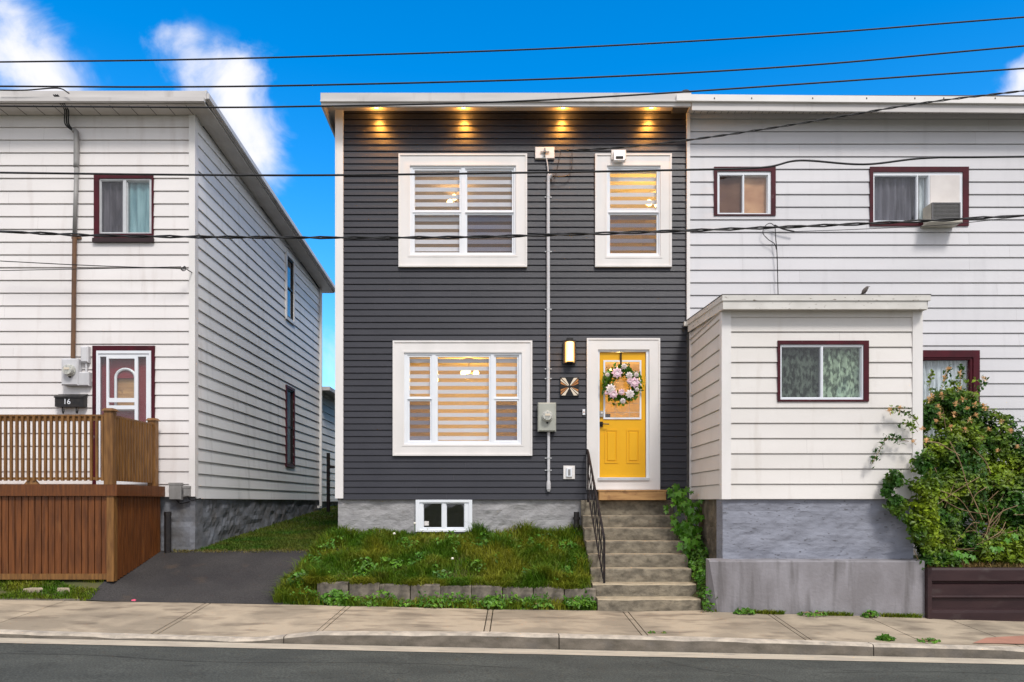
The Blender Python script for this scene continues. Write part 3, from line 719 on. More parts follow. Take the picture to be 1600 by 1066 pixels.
# conduit and meter on the main house
x = X(856.5,12); yc = 11.95
t = thing('electric_conduit', (x, 11.98, Z(770,12)), 'long pale conduit pipe running down the charcoal siding from the upper windows', 'conduit')
mb = MB().tube(spline([(x,yc,Z(632,12)),(x,yc,Z(450,12)),(x,yc,Z(290,12)),(x+.02,yc,Z(280,12)),(x+.06,yc-.02,Z(276,12))],6), .027, 10)
mb.build('upper_pipe', M['pvcw'], t)
mb = MB().tube([(x+.005,yc,Z(673,12)),(x+.005,yc,Z(755,12))], .024, 10); mb.lathe((x+.005,yc,Z(752,12)),(0,0,-1),[(0,.028),(.05,.036),(.13,.036),(.17,.02)],10)
mb.build('lower_pipe', M['pvcw'], t)
for zpx in (309,394,484,577,592,716,735):
    z = Z(zpx,12); MB().box(x-.055, x+.055, 11.975, 11.99, z-.008, z+.008).lathe((x,yc,z-.012),(0,0,1),[(0,.031),(.024,.031)],10).build('clip', M['alum'], t)
MB().tube(spline([(x+.055,yc-.02,Z(277,12)),(x+.10,yc-.05,Z(283,12)),(x+.16,yc-.03,Z(260,12)),(x+.2,yc-.02,Z(240,12))]), .006, 5).build('service_wire', M['wire'], t)
MB().tube(spline([(x+.055,yc-.02,Z(277,12)),(x+.18,yc-.06,Z(281,12)),(x+.36,yc-.03,Z(273,12)),(x+.38,yc-.02,Z(238,12))]), .006, 5).build('service_wire', M['wire'], t)
MB().tube(spline([(x-.03,yc,Z(250,12)),(x-.01,yc,Z(262,12)),(x,yc,Z(276,12))]), .01, 6).build('service_wire', M['pvcw'], t)
def meter(x0, x1, z0, z1, cx, cz, yf, label, r=.07, m=None):
    t = thing('electric_meter', ((x0+x1)/2, yf+.12, z0), label, 'electric meter')
    mb = MB().bev(x0, x1, yf, yf+.12, z0, z1, .012); mb.box(x0-.008, x1+.008, yf+.02, yf+.03, z0-.006, z1+.006)
    mb.build('meter_box', m or M['metergrey'], t)
    MB().lathe((cx,yf,cz),(0,-1,0),[(0,r+.012),(.02,r+.012),(.021,r),(.07,r),(.09,r*.9),(.095,0.01)],22).build('meter_dome', M['metergl'], t)
    MB().box(cx-r*.5, cx+r*.5, yf-.102, yf-.094, cz-.002, cz+r*.4).build('meter_dial', M['quiltw'], t)
    MB().lathe((cx,yf,cz-.10),(0,-1,0),[(0,.02),(.02,.018)],10).build('meter_lock', M['black'], t)
    return t
x0, x1, z0, z1 = rect(841,868,630,674,11.9)
meter(x0, x1, z0, z1, X(855,11.9), Z(651,11.9), 11.86, 'beige green electric meter box on the charcoal siding beside the living room window', .078)
# small black fitting at the foundation
x = X(902,11.9)
t = thing('utility_pipe', (x, 11.9, terrain(x,11.9)), 'short black utility pipe at the foundation beside the stair top', 'pipe')
mb = MB().tube([(x-.01,11.93,R(-.6)),(x-.01,11.93,Z(800,11.93))], .045, 10); mb.lathe((x-.01,11.93,Z(812,11.93)),(0,0,1),[(0,.06),(.04,.06)],12); mb.lathe((x-.01,11.93,Z(824,11.93)),(0,0,1),[(0,.06),(.04,.06)],12)
mb.build('pipe_body', M['black'], t)

# ------------------------------------------------------------------ STEPS
st = thing('front_steps', (1.86, 10.2, zb(1.86)), 'flight of worn concrete steps climbing from the sidewalk to the yellow door', 'steps')
ty = [781.6,805.5,825.2,845.8,866.6,888.6,912.5,935.9]; tr = [1,.978,.955,.933,.911,.893,.871,.848]
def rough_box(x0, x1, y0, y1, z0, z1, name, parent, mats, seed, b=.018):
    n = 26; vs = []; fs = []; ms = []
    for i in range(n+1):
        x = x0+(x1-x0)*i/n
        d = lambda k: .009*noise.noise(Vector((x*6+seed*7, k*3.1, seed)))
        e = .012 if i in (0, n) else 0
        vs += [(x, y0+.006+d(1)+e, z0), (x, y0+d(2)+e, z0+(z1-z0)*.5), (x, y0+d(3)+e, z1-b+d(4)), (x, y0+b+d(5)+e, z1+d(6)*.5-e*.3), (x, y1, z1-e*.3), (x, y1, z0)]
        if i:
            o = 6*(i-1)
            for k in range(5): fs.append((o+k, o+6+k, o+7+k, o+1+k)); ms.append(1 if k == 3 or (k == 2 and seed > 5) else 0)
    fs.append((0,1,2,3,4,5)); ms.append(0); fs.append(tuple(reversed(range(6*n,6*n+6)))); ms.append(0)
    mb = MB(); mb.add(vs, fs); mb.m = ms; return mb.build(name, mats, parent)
for k in range(8):
    Yk = 12*tr[k]-(.06 if k == 0 else 0); zt_ = Z(ty[k], 12*tr[k])
    x0 = [1.115,1.125,1.125,1.13,1.13,1.14,1.14,1.18][k]
    yb = 11.98 if k == 0 else 12*tr[k-1]+.03
    zb_ = (Z(ty[k+1], 12*tr[k+1])-.03) if k < 7 else R(-1.62)
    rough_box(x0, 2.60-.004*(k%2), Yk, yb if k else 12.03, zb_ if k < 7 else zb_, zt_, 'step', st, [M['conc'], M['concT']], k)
# body under the steps on the left cheek
mb = MB()
for k in range(7):
    x0 = 1.135; zt_ = Z(ty[k],12*tr[k]); mb.box(x0+.01, 2.585, 12*tr[k]+.03, (12.02 if k == 0 else 12*tr[k-1]+.03), R(-1.6), zt_-.03-.2)
mb.build('stair_base', M['conc'], st)
x0, x1 = X(935,11.9), X(1039,11.9)
mb = MB().bev(x0, x1, 11.80, 11.94, Z(782,11.82)+.002, Z(768,11.8), .006); mb.box(x0-.01, x1+.01, 11.79, 11.95, Z(768,11.8), Z(765.5,11.8))
ws = mb.build('wooden_step', M['lumber'], st); ws['label'] = 'raw timber step under the door threshold'
# handrail
t = thing('handrail', (1.25, 11.2, R(-.6)), 'black wrought iron handrail on the left side of the concrete steps', 'handrail')
xr = 1.245
P0 = (1.21, 11.93, R(.78)); P1 = (1.215, 11.82, R(.80)); P2 = (1.30, 10.62, R(-.40)); P3 = (1.31, 10.53, R(-.55))
mb = MB().tube(spline([P0,P1,((P1[0]+P2[0])/2,(P1[1]+P2[1])/2,(P1[2]+P2[2])/2),P2,P3],6), .018, 8); mb.build('top_rail', M['iron'], t)
lo = lambda y, dz=0: R(.80-1.2*(11.82-y)/1.2)+dz
MB().tube([(1.22,11.9,R(.80)-.66),(1.30,10.55,lo(10.55)-.62)], .012, 6).build('bottom_rail', M['iron'], t)
MB().tube([(1.215,11.86,R(0)),(1.215,11.86,R(.80))], .016, 6).build('post', M['iron'], t)
MB().tube([(1.31,10.53,Z(912,10.45)),(1.31,10.53,R(-.50))], .018, 6).build('post', M['iron'], t)
for k in range(9):
    y = 11.72-k*.13; xx = 1.222+(11.72-y)*.07
    MB().tube([(xx,y,lo(y)-.64),(xx+.012,y,lo(y)-.42),(xx-.012,y,lo(y)-.25),(xx,y,lo(y))], .008, 5).build('baluster', M['iron'], t)

# ------------------------------------------------------------------ LAWN EDGING BLOCKS
edges = [(495,543),(545.6,592),(593,640),(641.5,688),(689,736),(737,784.5),(786,832.6),(834,881),(882.6,931)]
names = ['leftmost weathered stone block of the low lawn edging, its left end hidden in tall grass','second edging block from the left below the lawn','third edging block from the left below the lawn',
 'fourth edging block from the left, in front of the basement window','dark stained fifth edging block at the middle of the row','sixth edging block from the left, behind the leafy weed clump','seventh edging block from the left below the lawn',
 'second to last edging block before the concrete steps','last edging block, touching the concrete steps']
for k, ((a, b), lb) in enumerate(zip(edges, names)):
    Yb = 10.40; x0, x1 = X(a,Yb), X(b,Yb); zt_ = R(-1.125-.010*k-random.random()*.008)+(.0 if k > 1 else .0)
    mb = MB(); n = 10; vs = []; fs = []; dy = random.uniform(-.012,.012)
    for i in range(n+1):
        x = x0+(x1-x0)*i/n; e = .014 if i in (0,n) else 0
        d = lambda q: .010*noise.noise(Vector((x*7, q*2.7, k)))
        vs += [(x,Yb+dy+d(1)+e,R(-1.50)),(x,Yb+dy+d(2)+e,zt_-.10),(x,Yb+dy+d(3)+e,zt_-.015),(x,Yb+dy+.018+d(4)+e,zt_+d(5)-e*.5),(x,Yb+.16,zt_+.004),(x,Yb+.16,R(-1.5))]
        if i:
            o = 6*(i-1)
            for q in range(5): fs.append((o+q, o+6+q, o+7+q, o+1+q))
    fs.append((0,1,2,3,4,5)); fs.append(tuple(reversed(range(6*n,6*n+6))))
    mb.add(vs, fs); ob = mb.build('edging_block', M['stone'], org=((x0+x1)/2, Yb, R(-1.5))); tag(ob, lb, 'edging block', 'stone blocks edging the lawn')

# ------------------------------------------------------------------ LEFT HOUSE
lx1 = X(305,12); lx0 = -10.5; lz0 = Z(776.5,12); lzt = Z(180,12)
Lh = thing('clapboard_house', (-7, 12, R(-1.0)), 'white clapboard house with a burgundy framed door and wooden deck, left of the driveway', 'house')
LW = (148,241,273,377); LWi = (156,238,280,366)
LD = (146,243,541,757); LDi = (153,238,549,757)
holes = [rect(*inset(LW,3)), rect(*inset(LD,3))]
mb = MB(); siding(mb, lx0, lx1-.09, lz0, lzt, .2063, front(12.0), holes, lip=.019, slot=.0135); mb.build('siding', M['whiteL'], Lh)
slL = .0725
ltop = lambda y: lzt-slL*(y-12)
# side wall windows
sw = []
for (pz0, pz1) in ((403,500),(608,727)):
    ya, yb_ = 16.82, 17.38
    sw.append((ya, yb_, Z(pz1,17.1), Z(pz0,17.1)))
def uend(z): 
    y = 12+(lzt-z)/slL
    return min(19.8, y)
mb = MB(); siding(mb, 12.03, uend, lz0-.03, lzt, .2063, sideR(lx1-.01), [(a+.03,b-.03,c+.03,d-.03) for a,b,c,d in sw], lip=.019, slot=.0135, zstart=lz0-.03)
mb.build('siding', M['whiteLs'], Lh)
mb = MB().plate(lx0, lx1-.03, lz0+.003, lzt+.08, 12.02, 12.15, holes)
mb.plate(12.151, 19.7, lz0+.003, ltop(19.7), lx1-.03, lx1-.15, sw, mp=lambda u, w, z: (w, u, z))
mb.box(lx0, lx1-.03, 19.701, 19.8, lz0, ltop(19.7)); mb.box(lx0, lx0+.1, 12.16, 19.69, lz0, ltop(19.7)); mb.box(lx0+.11, lx1-.16, 12.16, 19.69, lz0+.01, lz0+.1)
mb.build('wall', M['inner'], Lh)
mb = MB().box(X(296.5,12), lx1+.012, 11.965, 12.035, Z(776,12), lzt+.02); mb.box(lx1-.0105, lx1+.0125, 12.0355, 12.09, lz0-.02, lzt)
mb.build('corner_trim', M['trim'], Lh)
for c_, (a,b,c,d) in enumerate(sw):
    mb = MB().plate(a-.05, b+.05, c-.05, d+.05, lx1+.03, lx1-.02, [(a+.02,b-.02,c+.02,d-.02)], mp=lambda u, w, z: (w, u, z))
    w = mb.build('window', M['trim'] if c_ == 0 else M['burg'], Lh)
    MB().plate(a+.02, b-.02, c+.02, d-.02, lx1+.005, lx1-.03, [(a+.06,b-.06,c+.06,(c+d)/2-.02),(a+.06,b-.06,(c+d)/2+.02,d-.06)], mp=lambda u, w, z: (w, u, z)).build('window_frame', M['black'], w)
    MB().box(lx1-.02, lx1-.016, a+.02, b-.02, c+.02, d-.02).build('pane', M['screen'], w)
mb = MB()
rough_wall(mb, lx0, lx1-.02, R(-1.3), lz0+.003, 12.05, .3, .03, seed=11)
rough_wall(mb, 12.36, 19.8, R(-1.3), lz0-.027, -(lx1-.03), .3, .03, seed=14, mp=lambda u, w, z: (-w, u, z))
mb.build('foundation', M['foundL'], Lh)
ryL = 11.62; zt = Z(142,ryL); re = X(322,ryL)
def slabL(mb, xa, xb, ya, yb_, za, zb_, s=slL):
    mb.hexa([(xa,ya,za-s*(ya-12)),(xb,ya,za-s*(ya-12)),(xb,yb_,za-s*(yb_-12)),(xa,yb_,za-s*(yb_-12)),(xa,ya,zb_-s*(ya-12)),(xb,ya,zb_-s*(ya-12)),(xb,yb_,zb_-s*(yb_-12)),(xa,yb_,zb_-s*(yb_-12))]); return mb
roofL = slabL(MB(), lx0-.3, re-.02, ryL+.03, 20.1, zt-.06, zt-.01).build('roof', M['roof'], Lh)
mb = MB().box(lx0-.3, re+.005, ryL, ryL+.03, Z(155,ryL), zt+.0)
mb.box(lx0-.3, re-.01, ryL-.06, ryL-.0005, Z(158.5,ryL-.05), Z(152,ryL-.05)); 
slabL(mb, re-.03, re, ryL+.0305, 20.1, zt-.165, zt+.0)
slabL(mb, re+.0005, re+.05, ryL+.0, 20.1, zt-.15, zt-.07)
slabL(mb, lx0-.3, re, 20.1005, 20.13, zt-.165, zt)
mb.build('fascia', M['fascia'], roofL)
zs_ = lzt-.01
mb = MB(); mb.box(lx0-.3, re-.031, ryL+.031, 11.985, zs_, zs_+.02); slabL(mb, lx1+.014, re-.031, 11.9855, 20.09, zs_, zs_+.02); slabL(mb, lx0, re-.031, 19.82, 20.1, zs_-.001, zs_+.019)
mb.build('soffit', M['soffit'], roofL)
mb = MB()
for i in range(14):
    x = re-.35-i*.3; mb.box(x, x+.008, ryL+.06, 11.98, zs_-.003, zs_+.001)
mb.build('soffit_seam', M['dark'], roofL)
# window and door on the left front
coL, o, n = window(Lh, LW, LWi, [(158.5,192,283.5,363),(199,233,283.5,363)], casing=M['burg'], frame=M['alum'], band=False, proud=.03, sash=.012, gl=[M['screen'], M['glass']])
MB().box(o[0]-.01, o[1]+.01, 11.94, 11.99, o[2]-.03, o[2]+.035).build('sill', M['rust_panel'], coL)
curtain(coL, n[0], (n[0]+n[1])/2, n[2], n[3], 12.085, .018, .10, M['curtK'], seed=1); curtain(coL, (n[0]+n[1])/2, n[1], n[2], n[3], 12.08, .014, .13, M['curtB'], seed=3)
o = rect(*LD); n = rect(*LDi)
doorL = MB().plate(o[0], o[1], o[2], o[3], 11.965, 12.03, [n]).build('door', M['burg'], Lh)
sp = [(171.5,212,561,622.5),(171.5,212,629,634),(171.5,212,640,750)]; side = [(158,168,558,750),(217,230,558,750)]
P = [rect(*p) for p in sp]; Q = [rect(*p) for p in side]
mb = MB().ring(n, (n[0]+.03,n[1]-.03,n[2],n[3]-.045), 11.95, 12.0)
mb.plate(n[0]+.03, n[1]-.03, n[2], n[3]-.045, 11.965, 11.995, P+Q); mb.build('storm_door', M['vinyl'], doorL)
MB().plate(n[0]+.01, n[1]-.01, n[2], n[3]-.01, 12.07, 12.11, [rect(178,213,590,640)]).build('inner_door', M['burgD'], doorL)
mb = MB()
g_ = rect(176,211,570,640)
arch = [(g_[0]+.02, 12.055, g_[2]),(g_[0]+.02,12.055,g_[3]-.2)]+[((g_[0]+g_[1])/2-.16*math.cos(t), 12.055, g_[3]-.2+.14*math.sin(t)) for t in [i*math.pi/10 for i in range(1,10)]]+[(g_[1]-.02,12.055,g_[3]-.2),(g_[1]-.02,12.055,g_[2])]
mb.tube(arch, .022, 6); mb.tube([(g_[0],12.055,g_[2]),(g_[1],12.055,g_[2])], .02, 6); mb.build('door_moulding', M['vinyl'], doorL)
MB().box(g_[0], g_[1], 12.12, 12.13, g_[2], g_[3]-.05).build('door_window', M['lumber'], doorL)
for p in P+Q: MB().box(p[0],p[1],11.978,11.982,p[2],p[3]).build('pane', M['glass'], doorL)
# rear annex
ax_z = R(3.0)
an = thing('rear_annex', (-7, 20, R(-.2)), 'low clapboard rear annex at the far end of the gap between the houses', 'annex')
mb = MB(); siding(mb, 19.85, 25, R(.02), ax_z, .2063, sideR(lx1-.06), lip=.019, slot=.0135); mb.build('siding', M['whiteL'], an)
MB().box(lx1-3, lx1-.09, 19.85, 25, R(-.4), ax_z-.01).build('wall', M['foundL'], an)
MB().box(lx1-3, lx1+.25, 19.85, 25.2, ax_z, ax_z+.10).build('roof', M['fascia'], an)
t = thing('downspout', (lx1+.03, 19.75, R(-.1)), 'slim white downspout at the rear corner of the left house', 'downspout')
MB().box(lx1+.01, lx1+.07, 19.70, 19.76, R(-.12), ltop(19.7)).build('pipe_body', M['trim'], t); MB().box(lx1+.01, lx1+.07, 19.5, 19.699, R(-.15), R(-.09)).build('outlet', M['trim'], t)
xg = X(513,19); t = thing('gate_post', (xg, 19, terrain(xg,19)), 'thin dark metal gate post at the back of the grassy gap', 'post')
MB().tube([(xg,19,terrain(xg,19)-.1),(xg,19,Z(708,19))], .045, 8).build('post_body', M['iron'], t); MB().box(xg, xg+.2, 18.98, 19.02, Z(732,19), Z(728,19)).build('hinge', M['iron'], t)
# service mast and meter on the left house
x = X(119.5,11.92); y = 11.92
t = thing('service_mast', (x, y, Z(560,y)), 'grey and rusty service mast on the front of the left house, above its meter', 'conduit')
MB().tube(spline([(x-.005,y,Z(262,y)),(x,y,Z(214,y)),(x-.01,y,Z(206,y)),(x-.05,y-.02,Z(204,y))],6), .040, 10).build('upper_pipe', M['pvc'], t, smooth=True)
MB().tube([(x-.0,y,Z(262,y)),(x-.03,y,Z(366,y))], .032, 10).build('middle_pipe', M['pvc'], t, smooth=True)
mb = MB().tube([(x-.03,y,Z(366,y)),(x-.055,y,Z(560,y))], .034, 10); mb.box(x-.10, x+.05, y+.03, y+.06, Z(372,y), Z(369,y)); mb.build('lower_pipe', M['rust'], t, smooth=False)
for dx, r_ in ((0,.012),(.03,.012),(-.03,.010)):
    MB().tube(spline([(x-.04+dx*.3,y-.02,Z(206,y)),(x-.12+dx,y-.06,Z(196,y)),(x-.10+dx,y-.10,Z(178,y)),(x-.06+dx,y-.3,Z(160,y-.3)),(x-.12+dx,y-.36,Z(148,y-.36))]), r_, 6).build('service_wire', M['wire'], t)
x0, x1, z0, z1 = rect(97,122,561,602,11.88)
meter(x0, x1, z0, z1, X(106,11.8), Z(578,11.8), 11.86, 'grey electric meter under the service mast of the left house', .082, M['pvcw'])
x0, x1, z0, z1 = rect(125,139,541,603,11.9)
t = thing('junction_box', ((x0+x1)/2, 11.98, z0), 'pair of small grey utility boxes mounted right of the left house meter', 'utility box')
MB().bev(x0, x1-.02, 11.9, 11.985, z1-.26, z1, .02).build('box_body', M['pvcw'], t); MB().bev(x0-.03, x1, 11.89, 11.985, z0, z0+.22, .015).build('box_body', M['pvcw'], t)
MB().tube([((x0+x1)/2,11.95,z0+.22),((x0+x1)/2,11.95,z1-.26)], .015, 8).build('link_pipe', M['pvcw'], t)
# mailbox
x0, x1, z0, z1 = rect(88,132,616,636,11.9)
t = thing('mailbox', ((x0+x1)/2, 11.98, z0), 'black wall mailbox numbered 16 with two newspaper hooks on the left house', 'mailbox')
mb = MB().hexa([(x0,11.86,z0),(x1,11.86,z0),(x1,11.98,z0),(x0,11.98,z0),(x0,11.86,z1-.05),(x1,11.86,z1-.05),(x1,11.98,z1),(x0,11.98,z1)])
mb.build('mailbox_body', M['black'], t)
MB().hexa([(x0-.008,11.845,z1-.065),(x1+.008,11.845,z1-.065),(x1+.008,11.985,z1),(x0-.008,11.985,z1),(x0-.008,11.845,z1-.045),(x1+.008,11.845,z1-.045),(x1+.008,11.985,z1+.014),(x0-.008,11.985,z1+.014)]).build('lid', M['black'], t)
for xx in (x0+.11, x1-.12):
    MB().tube(spline([(xx-.03,11.93,z0),(xx-.03,11.93,z0-.07),(xx,11.90,z0-.105),(xx+.03,11.87,z0-.07),(xx+.035,11.865,z0-.03)]), .009, 6).build('hook', M['black'], t)
fc = bpy.data.curves.new('house_number', 'FONT'); fc.body = '16'; fc.size = .12; fc.extrude = .002; fc.align_x = 'CENTER'
tmp = bpy.data.objects.new('tmp', fc); COL.objects.link(tmp); bpy.context.view_layer.update()
me = bpy.data.meshes.new_from_object(tmp.evaluated_get(bpy.context.evaluated_depsgraph_get())); bpy.data.objects.remove(tmp)
me.materials.clear(); me.materials.append(M['vinyl'])
nm = bpy.data.objects.new('house_number', me); COL.objects.link(nm); nm.parent = t; nm.rotation_euler = (math.pi/2, 0, 0); nm.location = (-.03, -.124, .04)
# grey boxes near the base, black pipe
for (a,b,c,d,lb) in ((265,284,755,781,'larger grey plastic utility box at the bottom of the left house wall'),(287,297,760,776,'smaller grey utility box beside the corner of the left house')):
    x0, x1, z0, z1 = rect(a,b,c,d,11.93); t = thing('utility_box', ((x0+x1)/2, 11.98, z0), lb, 'utility box')
    MB().bev(x0, x1, 11.9, 11.985, z0, z1, .012).build('box_body', M['pvc'], t); MB().box(x0-.004, x1+.004, 11.894, 11.985, z1-.03, z1+.006).build('lid', M['pvc'], t)
    MB().tube(spline([((x0+x1)/2,11.95,z0),((x0+x1)/2+.05,11.99,z0-.06),((x0+x1)/2+.2,11.99,z0-.03)]), .008, 5).build('cable', M['wire'], t)
x = X(262,11.92); t = thing('vent_pipe', (x, 11.92, terrain(x,11.92)), 'short black pipe standing at the deck corner by the driveway', 'pipe')
mb = MB().tube([(x,11.92,terrain(x,11.92)-.1),(x,11.92,Z(803,11.92))], .052, 12); mb.lathe((x,11.92,Z(806,11.92)),(0,0,1),[(0,.058),(.06,.058),(.065,.05)],12); mb.build('pipe_body', M['black'], t)

# ------------------------------------------------------------------ DECK
dY = 10.55; xr = X(176,dY); dz = Z(757,dY)
deck = thing('wooden_deck', (-8, 11.3, R(-1.1)), 'brown stained wooden deck with baluster railing and vertical board skirt', 'deck')
MB().box(lx0, xr+.06, dY-.02, 11.96, dz-.05, dz-.005).build('deck_floor', M['deckr'], deck)
fy = dY-.05; rim = Z(775,fy)
mb = MB().box(lx0, xr+.085, fy, fy+.04, rim, dz); mb.box(xr+.046, xr+.086, fy+.0405, 11.96, rim, dz); mb.build('rim_board', M['deck'], deck)
MB().box(lx0, xr+.01, fy+.025, fy+.05, Z(906,fy), Z(897,fy)).build('base_board', M['deckr'], deck)
bw = .0945
for k in range(48):
    x1_ = xr-.075-k*bw
    if x1_ < -10.3: break
    MB().box(x1_-bw+.013, x1_, fy+.052, fy+.075, Z(900,fy), rim-.001).build('skirt_board', M['deck'], deck)
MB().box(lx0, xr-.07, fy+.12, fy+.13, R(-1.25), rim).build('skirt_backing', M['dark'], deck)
MB().box(xr-.07, xr+.03, fy+.02, fy+.12, Z(909,fy), rim-.001).build('corner_post', M['deckr'], deck)
k = 0; y = fy+.125
while y < 11.93:
    bot = terrain(-5.72, y)-.0 + .03
    MB().box(xr+.0, xr+.022, y, y+bw-.012, bot, rim-.001).build('skirt_board', M['deck'], deck); y += bw
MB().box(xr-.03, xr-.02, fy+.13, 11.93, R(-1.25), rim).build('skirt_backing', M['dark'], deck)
# rails
rt = Z(651,dY); rb = Z(746,dY)
mb = MB().box(lx0, xr-.09, dY-.035, dY+.035, rt-.0, rt+.025); mb.box(lx0, xr-.09, dY-.012, dY+.022, rt-.06, rt-.0005); mb.build('top_rail', M['deckr'], deck)
MB().box(lx0, xr-.09, dY-.02, dY+.02, rb-.035, rb+.0).build('bottom_rail', M['deckr'], deck)
pitch = X(808.9,dY); k = 0
while True:
    x = xr-.125-k*pitch
    if x < -10.2: break
    MB().box(x-.016, x+.016, dY-.045, dY-.013, rb-.05, rt-.003).build('baluster', M['deckr'], deck); k += 1
sxr = xr-.03
mb = MB().box(sxr-.03, sxr+.03, dY+.06, 11.75, rt, rt+.025); mb.box(sxr-.018, sxr+.018, dY+.06, 11.75, rt-.06, rt-.0005); mb.build('top_rail', M['deckr'], deck)
MB().box(sxr-.02, sxr+.02, dY+.06, 11.75, rb-.035, rb).build('bottom_rail', M['deckr'], deck)
y = dY+.12
while y < 11.7:
    MB().box(sxr+.013, sxr+.045, y-.018, y+.018, rb-.05, rt-.003).build('baluster', M['deckr'], deck); y += .082
for (px_, py_) in ((xr-.035, dY), (sxr, 11.80)):
    mb = MB().box(px_-.062, px_+.062, py_-.055, py_+.055, dz-.004, rt+.075); pst = mb.build('post', M['deckr'], deck)
    MB().hexa([(px_-.085,py_-.08,rt+.076),(px_+.085,py_-.08,rt+.076),(px_+.085,py_+.08,rt+.076),(px_-.085,py_+.08,rt+.076),(px_-.06,py_-.05,rt+.115),(px_+.06,py_-.05,rt+.115),(px_+.06,py_+.05,rt+.115),(px_-.06,py_+.05,rt+.115)]).build('post_cap', M['deckr'], pst)
for x in (X(50,dY), X(-60,dY)): MB().hexa([(x-.10,dY-.03,dz-.004),(x+.10,dY-.03,dz-.004),(x+.10,dY+.03,dz-.004),(x-.10,dY+.03,dz-.004),(x-.05,dY-.02,rb-.036),(x+.05,dY-.02,rb-.036),(x+.05,dY+.02,rb-.036),(x-.05,dY+.02,rb-.036)]).build('rail_foot', M['deckr'], deck)

# ------------------------------------------------------------------ RIGHT NEIGHBOUR
nx0 = X(1077,12)+.004; nx1 = 11.0; YN = 11.985
nb = thing('clapboard_house', (7, 12, R(-1.0)), 'pale grey clapboard house with burgundy window trim, attached right of the charcoal house', 'house')
NA = (1115,1211,262,338); NAi = (1120,1204,269,336)
NBw = (1358,1512,262,354); NBi = (1363,1503,270,349)
NC = (1425,1529,548,700); NCi = (1432,1519,559,690)
holes = [rect(*inset(NA,3),YN), rect(*inset(NBw,3),YN), rect(*inset(NC,3),YN)]
nz0 = R(-1.0); nzt = Z(178,YN); zst = Z(186,YN)-.2037*36
mb = MB(); siding(mb, nx0, nx1, nz0, nzt, .2037, front(YN), holes, lip=.019, slot=.014, zstart=zst); mb.build('siding', M['whiteN'], nb)
mb = MB().plate(nx0+.003, nx1, nz0, nzt+.1, YN+.02, YN+.16, holes); mb.box(nx1-.1, nx1, YN+.17, 21, nz0, nzt-.4); mb.box(nx0+.003, nx1, 21, 21.1, nz0, nzt-.4); mb.box(nx0+.01, nx1, YN+.17, 20.9, R(2.6), R(2.8))
mb.build('wall', M['inner'], nb)
ryN = 11.6; rz = Z(148.5,ryN)
roofN = MB().hexa([(X(1057,ryN),ryN+.03,rz-.06),(nx1+.3,ryN+.03,rz-.06),(nx1+.3,21.3,rz-.55),(X(1057,ryN),21.3,rz-.55),(X(1057,ryN),ryN+.03,rz+.012),(nx1+.3,ryN+.03,rz+.012),(nx1+.3,21.3,rz-.48),(X(1057,ryN),21.3,rz-.48)]).build('roof', M['roof'], nb)
mb = MB(); tl = .052
def sl2(xa, xb, ya, yb_, za, zb_):
    mb.hexa([(xa,ya,za),(xb,ya,za-(xb-xa)*.008),(xb,yb_,za-(xb-xa)*.008),(xa,yb_,za),(xa,ya,zb_),(xb,ya,zb_-(xb-xa)*.008),(xb,yb_,zb_-(xb-xa)*.008),(xa,yb_,zb_)])
sl2(X(1057,ryN-.03), nx1+.3, ryN-.045, ryN+.0, Z(158,ryN-.03), Z(148,ryN-.03)); mb.build('flashing', M['trim'], roofN)
mb = MB(); sl2(rr+.012, nx1+.3, ryN+.001, ryN+.03, Z(172,ryN), Z(158,ryN)+.02); mb.build('fascia', M['fascia'], roofN)
mb = MB().box(nx0-.05, nx1+.3, ryN+.0305, YN-.02, nzt-.01, nzt+.02); mb.build('soffit', M['soffit'], roofN)
mb = MB()
for i in range(70):
    x = nx0+.05+i*.11; mb.box(x, x+.006, ryN+.05, YN-.03, nzt-.0125, nzt-.009)
mb.build('soffit_seam', M['dark'], roofN)
mb = MB()
for px_ in (1115,1173,1268,1352,1427,1472,1552): x = X(px_,ryN); mb.box(x-.008, x+.008, ryN-.048, ryN-.0455, Z(157.5,ryN), Z(155,ryN))
mb.build('rivet', M['dark'], roofN)
x = X(1080,12); MB().lathe((x,12.4,Z(150,12.4)-.05),(0,0,1),[(0,.10),(.08,.10),(.12,.07),(.13,.01)],14).build('roof_vent', M['black'], nb)
coA, oA, nA = window(nb, NA, NAi, [(1124,1159.5,275,333),(1163,1198.5,275,333)], YN, casing=M['burg'], frame=M['vinyl'], band=False, proud=.035, sash=.01, gl=[M['screen'], M['glass']])
curtain(coA, nA[0], nA[1], nA[2], nA[3], 12.06, .010, .5, M['curtO'], seed=2)
coB, oB, nB = window(nb, NBw, NBi, [(1366,1431,276,345),(1434.5,1449,276,345)], YN, casing=M['burg'], frame=M['vinyl'], band=False, proud=.035, sash=.01, gl=[M['screen'], M['glass']])
b_ = rect(1452,1498,275,345,YN)
MB().box(b_[0], b_[1], YN-.028, YN-.0175, b_[2], b_[3]).build('infill_panel', M['panelw'], coB)
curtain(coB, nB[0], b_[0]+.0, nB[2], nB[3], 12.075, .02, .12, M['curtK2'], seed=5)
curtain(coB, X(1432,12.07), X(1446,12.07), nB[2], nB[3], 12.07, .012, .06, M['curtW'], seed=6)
coC, oC, nC = window(nb, NC, NCi, [(1440,1514,563,686)], YN, casing=M['burg'], frame=M['burg'], band=False, proud=.035, sash=.01)
curtain(coC, nC[0], nC[1], nC[2], nC[3], 12.08, .016, .075, M['curtW'], seed=8)
